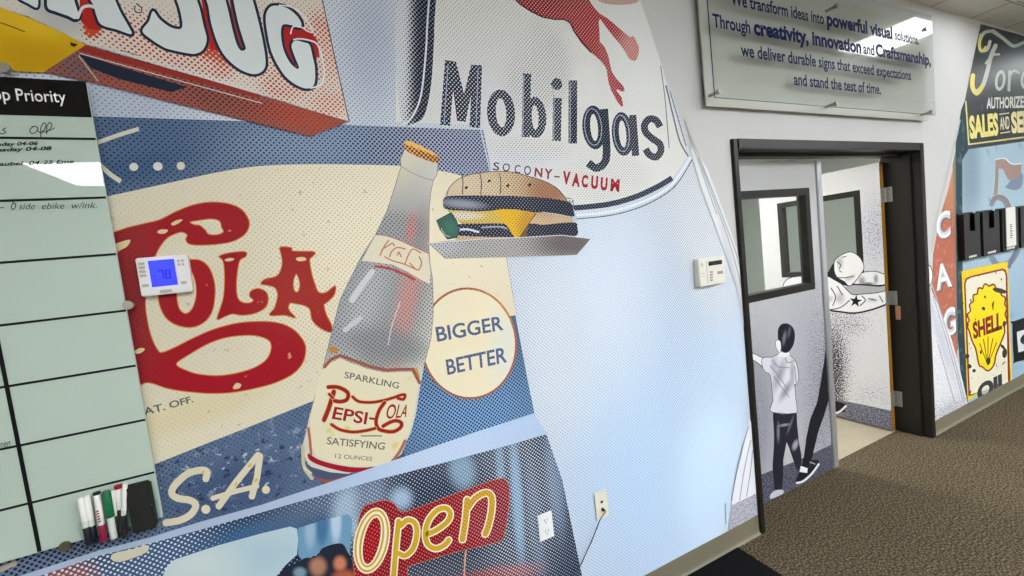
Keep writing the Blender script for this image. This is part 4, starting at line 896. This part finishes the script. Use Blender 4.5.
P=YP(-.052); e0=P.uv(132.5,530)[0]; e1=P.uv(157.5,526)[0]; ez1=P.uv(140,483)[1]
T=Matrix.Identity(4)
mb=MB(); fel=plain('black felt',(30,32,28),.9,bump=.8,nscale=300)
mb.box(e0,e1,-.059,-.036,zb0+.003,ez1,fel,.005); er=mb.build('whiteboard_eraser'); tag(er,'black felt whiteboard eraser upright in the acrylic tray','eraser')

# ================================================================== THERMOSTAT, KEYPAD, OUTLETS, CABLE
def pbox(mb,P,c,mat,y0,y1,bev=.002):
    q=[P.uv(*p) for p in c]; xs=sorted(p[0] for p in q); zs=sorted(p[1] for p in q)
    x0,x1=(xs[0]+xs[1])/2,(xs[-1]+xs[-2])/2; z0,z1=(zs[0]+zs[1])/2,(zs[-1]+zs[-2])/2
    mb.box(x0,x1,y1,y0,z0,z1,mat,bev); return x0,x1,z0,z1
TH=Z(110,230,7.2); wp=plain('white thermostat plastic',(226,224,222),.4)
P=YP(-.026); mb=MB(); x0,x1,z0,z1=pbox(mb,P,TH((175,203),(555,175),(592,440),(228,482)),wp,-.0005,-.026,.003)
th=mb.build('thermostat'); tag(th,'white wall thermostat with blue screen reading 78','thermostat')
scr=bpy.data.materials.new('lit blue screen'); scr.use_nodes=True; b=scr.node_tree.nodes['Principled BSDF']; b.inputs['Base Color'].default_value=lin((20,30,160)); b.inputs['Emission Color'].default_value=lin((36,44,240)); b.inputs['Emission Strength'].default_value=.75; b.inputs['Roughness'].default_value=.2
mb=MB(); pbox(mb,P,TH((272,222),(460,208),(492,392),(304,414)),scr,-.0265,-.0275,.0003); so=mb.build('screen',th); so['label']='glowing blue screen'
P2=YP(-.0276); a=Art(P2); dg=ink((20,22,70))
a.stroke(dg,TH((343,293),(378,290),(388,350)),1.0,smooth=False); a.stroke(dg,TH((398,290),(428,288),(436,345),(406,350)),1.0,smooth=False,closed=True); a.stroke(dg,TH((398,318),(432,316)),.9,smooth=False); a.stroke(dg,TH((465,370),(478,362)),.5,smooth=False); a.stroke(dg,TH((300,330),(335,327)),.4,smooth=False)
a.build('screen_digits',so)
btn=plain('thermostat button',(176,174,162),.4)
for c in (((203,236),(248,232),(252,250),(207,254)),((206,263),(252,259),(256,279),(210,283)),((210,292),(257,288),(260,308),(214,312)),((214,321),(262,317),(266,337),(218,341)),((230,392),(278,387),(282,408),(234,413)),((483,215),(500,213),(504,231),(487,233)),((510,213),(528,211),(532,229),(514,231)),((487,241),(504,239),(508,257),(491,259)),((514,239),(532,237),(536,254),(518,256)),((510,370),(550,366),(554,386),(514,390)),((358,432),(444,425),(448,446),(362,453))):
    mb=MB(); pbox(mb,P,TH(*c),btn,-.0262,-.0285,.0006); mb.build('button',th)
KP=Z(680,240,9.6); kpm=plain('ivory keypad plastic',(222,220,208),.4)
P=YP(-.032); mb=MB(); x0,x1,z0,z1=pbox(mb,P,KP((175,182),(425,150),(440,412),(190,450)),kpm,-.0005,-.032,.004)
kp=mb.build('alarm_keypad'); tag(kp,'ivory alarm keypad with small dark display beside the right edge of the mural','keypad')
mb=MB(); pbox(mb,P,KP((270,208),(400,190),(403,230),(273,250)),plain('dark display',(30,36,40),.2),-.0325,-.0335,.0004); mb.build('display',kp)
gk=plain('grey key',(150,148,140),.5)
for k in range(4): mb=MB(); pbox(mb,P,KP((285,300+k*26),(312,297+k*26),(314,315+k*26),(287,318+k*26)),gk,-.0325,-.0340,.0004); mb.build('button',kp)
for c in (((200,222),(218,220),(220,255),(202,257)),):
    mb=MB(); pbox(mb,P,KP(*c),plain('pale key',(190,188,176),.5),-.0325,-.0335,.0004); mb.build('indicator',kp)
for c in ((200,322),(222,319),(203,350),(226,346)): mb=MB(); x,y=c; pbox(mb,P,KP((x,y-3),(x+9,y-4),(x+9,y+3),(x,y+4)),gk,-.0325,-.0335,.0002); mb.build('indicator',kp)
mb=MB(); pbox(mb,P,KP((357,300),(412,294),(414,322),(359,328)),gk,-.0324,-.0328,.0001); mb.build('label_plate',kp)
mb=MB(); pbox(mb,P,KP((252,205),(255,204),(268,420),(265,421)),gk,-.0322,-.0326,.0001); mb.build('door_seam',kp)
OU=Z(520,470,5.433); pl=plain('white cover plate',(230,232,234),.35)
P=YP(-.013); mb=MB(); x0,x1,z0,z1=pbox(mb,P,OU((97,247),(174,225),(187,360),(110,394)),pl,-.006,-.013,.002)
o1=mb.build('wall_outlet'); tag(o1,'white duplex power outlet low on the mural','outlet')
for zc in ((z0+z1)/2+.024,(z0+z1)/2-.022):
    xc=(x0+x1)/2; mb=MB(); mb.tube([(xc,-.0130,zc),(xc,-.0152,zc)],.0165,pl,28); s=mb.build('socket',o1,smooth=True)
    mb=MB(); k=plain('slot',(50,50,52),.6)
    for dx in (-.006,.006): mb.box(xc+dx-.0011,xc+dx+.0011,-.0158,-.01525,zc+.000,zc+.009,k)
    mb.tube([(xc,-.01525,zc-.007),(xc,-.0158,zc-.007)],.0024,k,12); mb.build('slot',s)
P=YP(-.008); mb=MB(); x0,x1,z0,z1=pbox(mb,P,OU((404,127),(470,107),(486,250),(418,270)),plain('ivory cover plate',(224,220,204),.35),-.0045,-.0085,.0015)
o2_=mb.build('data_outlet'); tag(o2_,'ivory data and phone plate with a thin cable plugged in','outlet')
xc=(x0+x1)/2; zc=(z0+z1)/2; jk=plain('dark jack',(40,40,42),.5)
mb=MB(); mb.box(xc-.006,xc+.006,-.0105,-.0088,zc+.008,zc+.019,jk,.001); mb.build('jack',o2_)
mb=MB(); mb.box(xc-.006,xc+.006,-.0105,-.0088,zc-.026,zc-.013,jk,.001); mb.build('jack',o2_)
P=YP(-.03); path=[(xc,-.012,zc-.019),(xc,-.030,zc-.020)]
for px,py,y in ((600,520,-.036),(592,540,-.03),(583,560,-.026),(575,576,-.024),(560,610,-.024)):
    Q_=YP(y); u,v=Q_.uv(px,py); path.append((u,y,v))
path+= [(path[-1][0]-.06,-.03,.12),(path[-1][0]-.1,-.06,.006),(path[-1][0]-.5,-.1,.0055)]
pts=[]
for i in range(len(path)-1):
    p0,p1,p2,p3=[Vector(path[max(0,min(len(path)-1,k))]) for k in (i-1,i,i+1,i+2)]
    for k in range(6):
        t=k/6; pts.append(.5*(2*p1+(p2-p0)*t+(2*p0-5*p1+4*p2-p3)*t*t+(3*p1-p0-3*p2+p3)*t**3))
mb=MB(); cab=plain('dark grey cable jacket',(58,56,58),.5); mb.tube(pts,.0022,cab,8); mb.box(xc-.005,xc+.005,-.022,-.0107,zc-.024,zc-.015,jk,.001)
tag(mb.build('cable',smooth=True),'thin dark cable hanging down from the data plate','cable')

# ================================================================== GLASS SIGN WITH LETTERING
BK_=-.030; FT=-.076
sg_=empty('glass_sign',(2.85,0,2.2),'large clear wall sign with navy mission statement lettering above the doors','sign')
sx0,sx1,sz0,sz1=1.782,3.905,2.226,2.872
bkm=plain('satin pewter back panel',(192,191,181),.3,metal=.1,spec=.4)
mb=MB(); mb.box(sx0,sx1+.02,BK_,BK_+.006,sz0,sz1,bkm,.001); mb.build('back_panel',sg_)
fx0,fx1,fz0,fz1=1.782,3.903,2.247,2.895
mb=MB(); mb.box(fx0,fx1,FT,FT+.006,fz0,fz1,clear('clear acrylic sheet',(248,250,250),.0,1.5),.0005); mb.build('front_panel',sg_)
F=Plane((0,FT+.0004,0),(1,0,0),(0,-1,0)); F.k=-26
a=Art(F); nv=plain('navy vinyl',(12,24,72),.5,spec=.08)
def line(txt,pl_,pr_,z,h,bold):
    x0=F.uv(*pl_)[0]; x1=F.uv(*pr_)[0]
    desc=any(c in txt for c in 'gpqyj,Q')
    v,f=text_mesh(txt,bold); xs=[p[0] for p in v]; X0,X1=min(xs),max(xs); sy=h/.73
    F.k=3; a._add([(x0+(x-X0)/(X1-X0)*(x1-x0), z+y*sy) for x,y in v], f, nv)
ch_=.062
z1_=2.688; z2_=F.uv(713,26)[1]-.003; z3_=2.455; z4_=2.346
line('We transform ideas into',(731,6),(824,24),z1_,ch_,.022); line('powerful visual',(827,27),(892.5,40),z1_,.073,.042); line('solutions.',(895,41),(919,46),z1_,ch_,.022)
line('Through',(713,26),(750.5,34),z2_,ch_,.022); line('creativity, innovation',(754,36),(861.5,56),z2_,.073,.042); line('and',(863.5,56),(874.5,58),z2_,ch_,.022); line('Craftsmanship,',(876,59),(931,69),z2_,.071,.042)
line('we deliver durable signs that exceed expectations',(741,56),(911,82),z3_,ch_,.022); line('and stand the test of time.',(794,84.6),(881,95.5),z4_,ch_,.022)
bx=F.uv(714.5,97)[0]; zz=F.uv(714.5,97.5)[1]
F.k=2
a.poly(nv,[(bx-.0035,zz),(bx+.0035,zz),(bx+.0035,fz1-.02),(bx-.0035,fz1-.02)],metric=True); a.poly(ink((90,92,96)),[(bx,zz-.002),(fx1-.02,zz-.002),(fx1-.02,zz+.002),(bx,zz+.002)],metric=True)
a.build('navy_lettering',sg_)
for px,py in ((719,91.5),(836,103.5),(931,112),(836,6),(926,29)):
    Q_=YP(FT-.006); u,v=Q_.uv(px,py); mb=MB()
    mb.tube([(u,BK_-.0002,v),(u,FT,v)],.008,steel,18); mb.tube([(u,FT-.0002,v),(u,FT-.010,v),(u,FT-.012,v)],[.0125,.0125,.011],steel,24)
    mb.build('standoff',sg_,smooth=True)

# ================================================================== LITERATURE HOLDERS
hb=plain('black moulded plastic',(12,12,13),.4,spec=.3); pap=plain('white card',(222,222,216),.5)
fr=YP(-.040)
def holder(xa,xb,z0,z1,label,card,notch=True):
    w=xb-xa; root=empty('brochure_holder',((xa+xb)/2,0,z0),label,'brochure holder','black brochure holders on the right mural')
    mb=MB(); mb.box(xa,xb,-.006,-.0015,z0,z1+.012,hb,.0015); mb.box(xa,xa+.006,-.034,-.0062,z0,z1,hb,.001); mb.box(xb-.006,xb,-.034,-.0062,z0,z1,hb,.001); mb.box(xa+.006,xb-.006,-.034,-.0062,z0,z0+.006,hb)
    mb.build('pocket',root)
    mb=MB(); n0,n1=xa+w*.36,xa+w*.68; zn=z1-(z1-z0)*.38 if notch else z1-.01
    mb.prism(W,[(xa,z0),(xb,z0),(xb,z1),(n1,z1),(n1,zn),(n0,zn),(n0,z1),(xa,z1)],.0345,.040,hb); mb.build('front_panel',root)
    mb=MB()
    for k in range(5): mb.box(xa+w*(.24+.1*k),xa+w*(.31+.1*k),-.0408,-.0402,z0+.012,z0+.028,pap)
    mb.build('label_strip',root)
    if card:
        mb=MB(); mb.box(xa+w*.16,xa+w*.74,-.0480,-.0440,z0+.035,z1+.012,pap,.0005); 
        c=mb.build('card_holder',root); c['label']='white card in a clear front sleeve'
        A=Art(Plane((0,-.0480,0),(1,0,0),(0,-1,0)))
        for k in range(7): z=z0+.10+k*.018; A.poly((110,110,112),[(xa+w*.36,z),(xa+w*(.52 if k%2 else .48),z),(xa+w*(.52 if k%2 else .48),z+.010),(xa+w*.36,z+.010)],metric=True)
        A.build('printed_lines',c)
        mb=MB(); mb.box(xa+w*.1,xa+w*.8,-.0438,-.0410,z0+.03,z1+.0,hb,.0005); mb.build('backing',c)
q=[fr.uv(963.6,214)[0],fr.uv(979.6,214)[0],fr.uv(982.6,212)[0],fr.uv(999,212)[0],fr.uv(1002,210)[0],fr.uv(1018,210)[0]]
zz1=(fr.uv(964,214.5)[1]+fr.uv(983,212.3)[1])/2; zz0=(fr.uv(964,261)[1]+fr.uv(983,256.5)[1])/2
print('holders',q,zz0,zz1)
holder(q[0],q[1],zz0,zz1,'leftmost black brochure holder on the right mural',False)
holder(q[2],q[3],zz0,zz1,'black brochure holder second from left, empty with a notched front',False)
holder(q[4],q[5],zz0,zz1,'black brochure holder with a white card on its front',True,False)
holder(q[5]+.05,q[5]+.05+(q[5]-q[4]),zz0,zz1,'rightmost black brochure holder, cut off by the photo edge',False)

# ================================================================== FLOOR MAT
mb=MB(); blackm=plain('black rubber mat',(9,9,10),.85,spec=.15)
mb.box(.55,1.775,-1.05,-.02,0.0005,.011,blackm,.003); tag(mb.build('floor_mat'),'plain black mat on the carpet against the wall base','mat')

# ================================================================== FAR ROOM THINGS (seen through the door glass)
dkm=plain('dark desk laminate',(50,54,60),.5)
r=empty('desk',(3.0,3.2,0),'dark desk seen through the left door window','desk')
mb=MB(); mb.box(2.0,4.0,2.85,3.55,.90,.94,dkm,.004); mb.build('desktop',r)
for x in (2.03,3.93):
    mb=MB(); mb.box(x,x+.04,2.9,3.5,0,.899,dkm,.003); mb.build('side_panel',r)
mb=MB(); mb.box(2.071,3.929,3.44,3.47,.3,.899,dkm,.003); mb.build('modesty_panel',r)
r=empty('wall_cabinet',(5.0,4.2,1.4),'pale open wall shelf unit seen through the right door window','shelf unit')
pw=plain('pale laminate',(206,212,210),.5)
for z in (1.30,1.62,1.94): mb=MB(); mb.box(4.3,5.9,3.85,4.198,z,z+.03,pw,.002); mb.build('shelf',r)
for x in (4.27,5.9): mb=MB(); mb.box(x,x+.03,3.85,4.198,1.28,2.0,pw,.002); mb.build('side_panel',r)
for i,(x,z,w,h,c,lb) in enumerate(((4.4,1.331,.35,.22,(196,200,200),'pale box on the lower shelf, left of the grey one'),(4.95,1.331,.4,.18,(160,170,172),'grey box on the lower shelf'),(4.5,1.651,.5,.2,(214,216,214),'long pale box on the middle shelf'),(5.25,1.651,.4,.22,(170,182,182),'grey box on the middle shelf'))):
    mb=MB(); mb.box(x,x+w,3.88,4.12,z,z+h,plain('carton',c,.6),.004); tag(mb.build('storage_box'),lb,'box','boxes on the far wall shelves')

# ================================================================== LIGHTS (ceiling troffers)
def troffer(x0,x1,y0,y1,z,st,label):
    root=empty('ceiling_light',((x0+x1)/2,(y0+y1)/2,z-.02),label,'ceiling light','recessed ceiling light panels')
    fm=plain('white light frame',(214,214,210),.4); mb=MB(); w=.018
    for a_ in ((x0,x1,y0,y0+w),(x0,x1,y1-w,y1),(x0,x0+w,y0+w,y1-w),(x1-w,x1,y0+w,y1-w)): mb.box(*a_,z-.012,z-.0005,fm)
    mb.build('frame',root)
    mb=MB(); mb.box(x0+w,x1-w,y0+w,y1-w,z-.010,z-.0005,emit('lit diffuser',LCOL,st)); mb.build('diffuser',root)
LCOL=(248,251,255)
ST=10.0
troffer(4.10,4.69,-.76,-.23,H,ST*.27,'square ceiling light close to the wall, right of the glass sign')
troffer(6.54,7.15,-.83,-.22,H,ST*.27,'unseen square ceiling light close to the wall beyond the brochure holders')  # out of view, added for more light along the wall
ORD=['first','second','third','fourth','fifth','sixth']
for r_,(ya,yb) in enumerate(((-3.34,-2.12),(-5.24,-4.12))):  # rows added unseen to light the wall; rear left one known by reflection
    for c_i,xa in enumerate((-2.38,-.17,1.66,3.49,5.32,7.15)):
        if r_==0 and c_i==0: continue
        troffer(xa,xa+.62,ya,yb,H,ST,'%s unseen ceiling light from the left in the %s row out from the mural wall'%(ORD[c_i-(1-r_)],ORD[r_]))
LCOL=(252,250,243)
troffer(2.15,2.77,1.2,2.4,2.7,ST*1.7,'warm ceiling light in the far room behind the doors')
LCOL=(248,251,255)
troffer(4.6,5.2,2.0,3.2,2.7,ST*.4,'cooler ceiling light deeper in the far room, towards the shelves')
wd=bpy.data.worlds.new('world'); S.world=wd; wd.use_nodes=True
wd.node_tree.nodes['Background'].inputs[0].default_value=(.9,.95,1,1); wd.node_tree.nodes['Background'].inputs[1].default_value=.3
S.view_settings.view_transform='Standard'; S.view_settings.look='None'; S.view_settings.gamma=1; S.view_settings.use_curve_mapping=False
S.view_settings.exposure=1.5
S.cycles.max_bounces=6; S.cycles.transparent_max_bounces=12; S.cycles.use_denoising=True
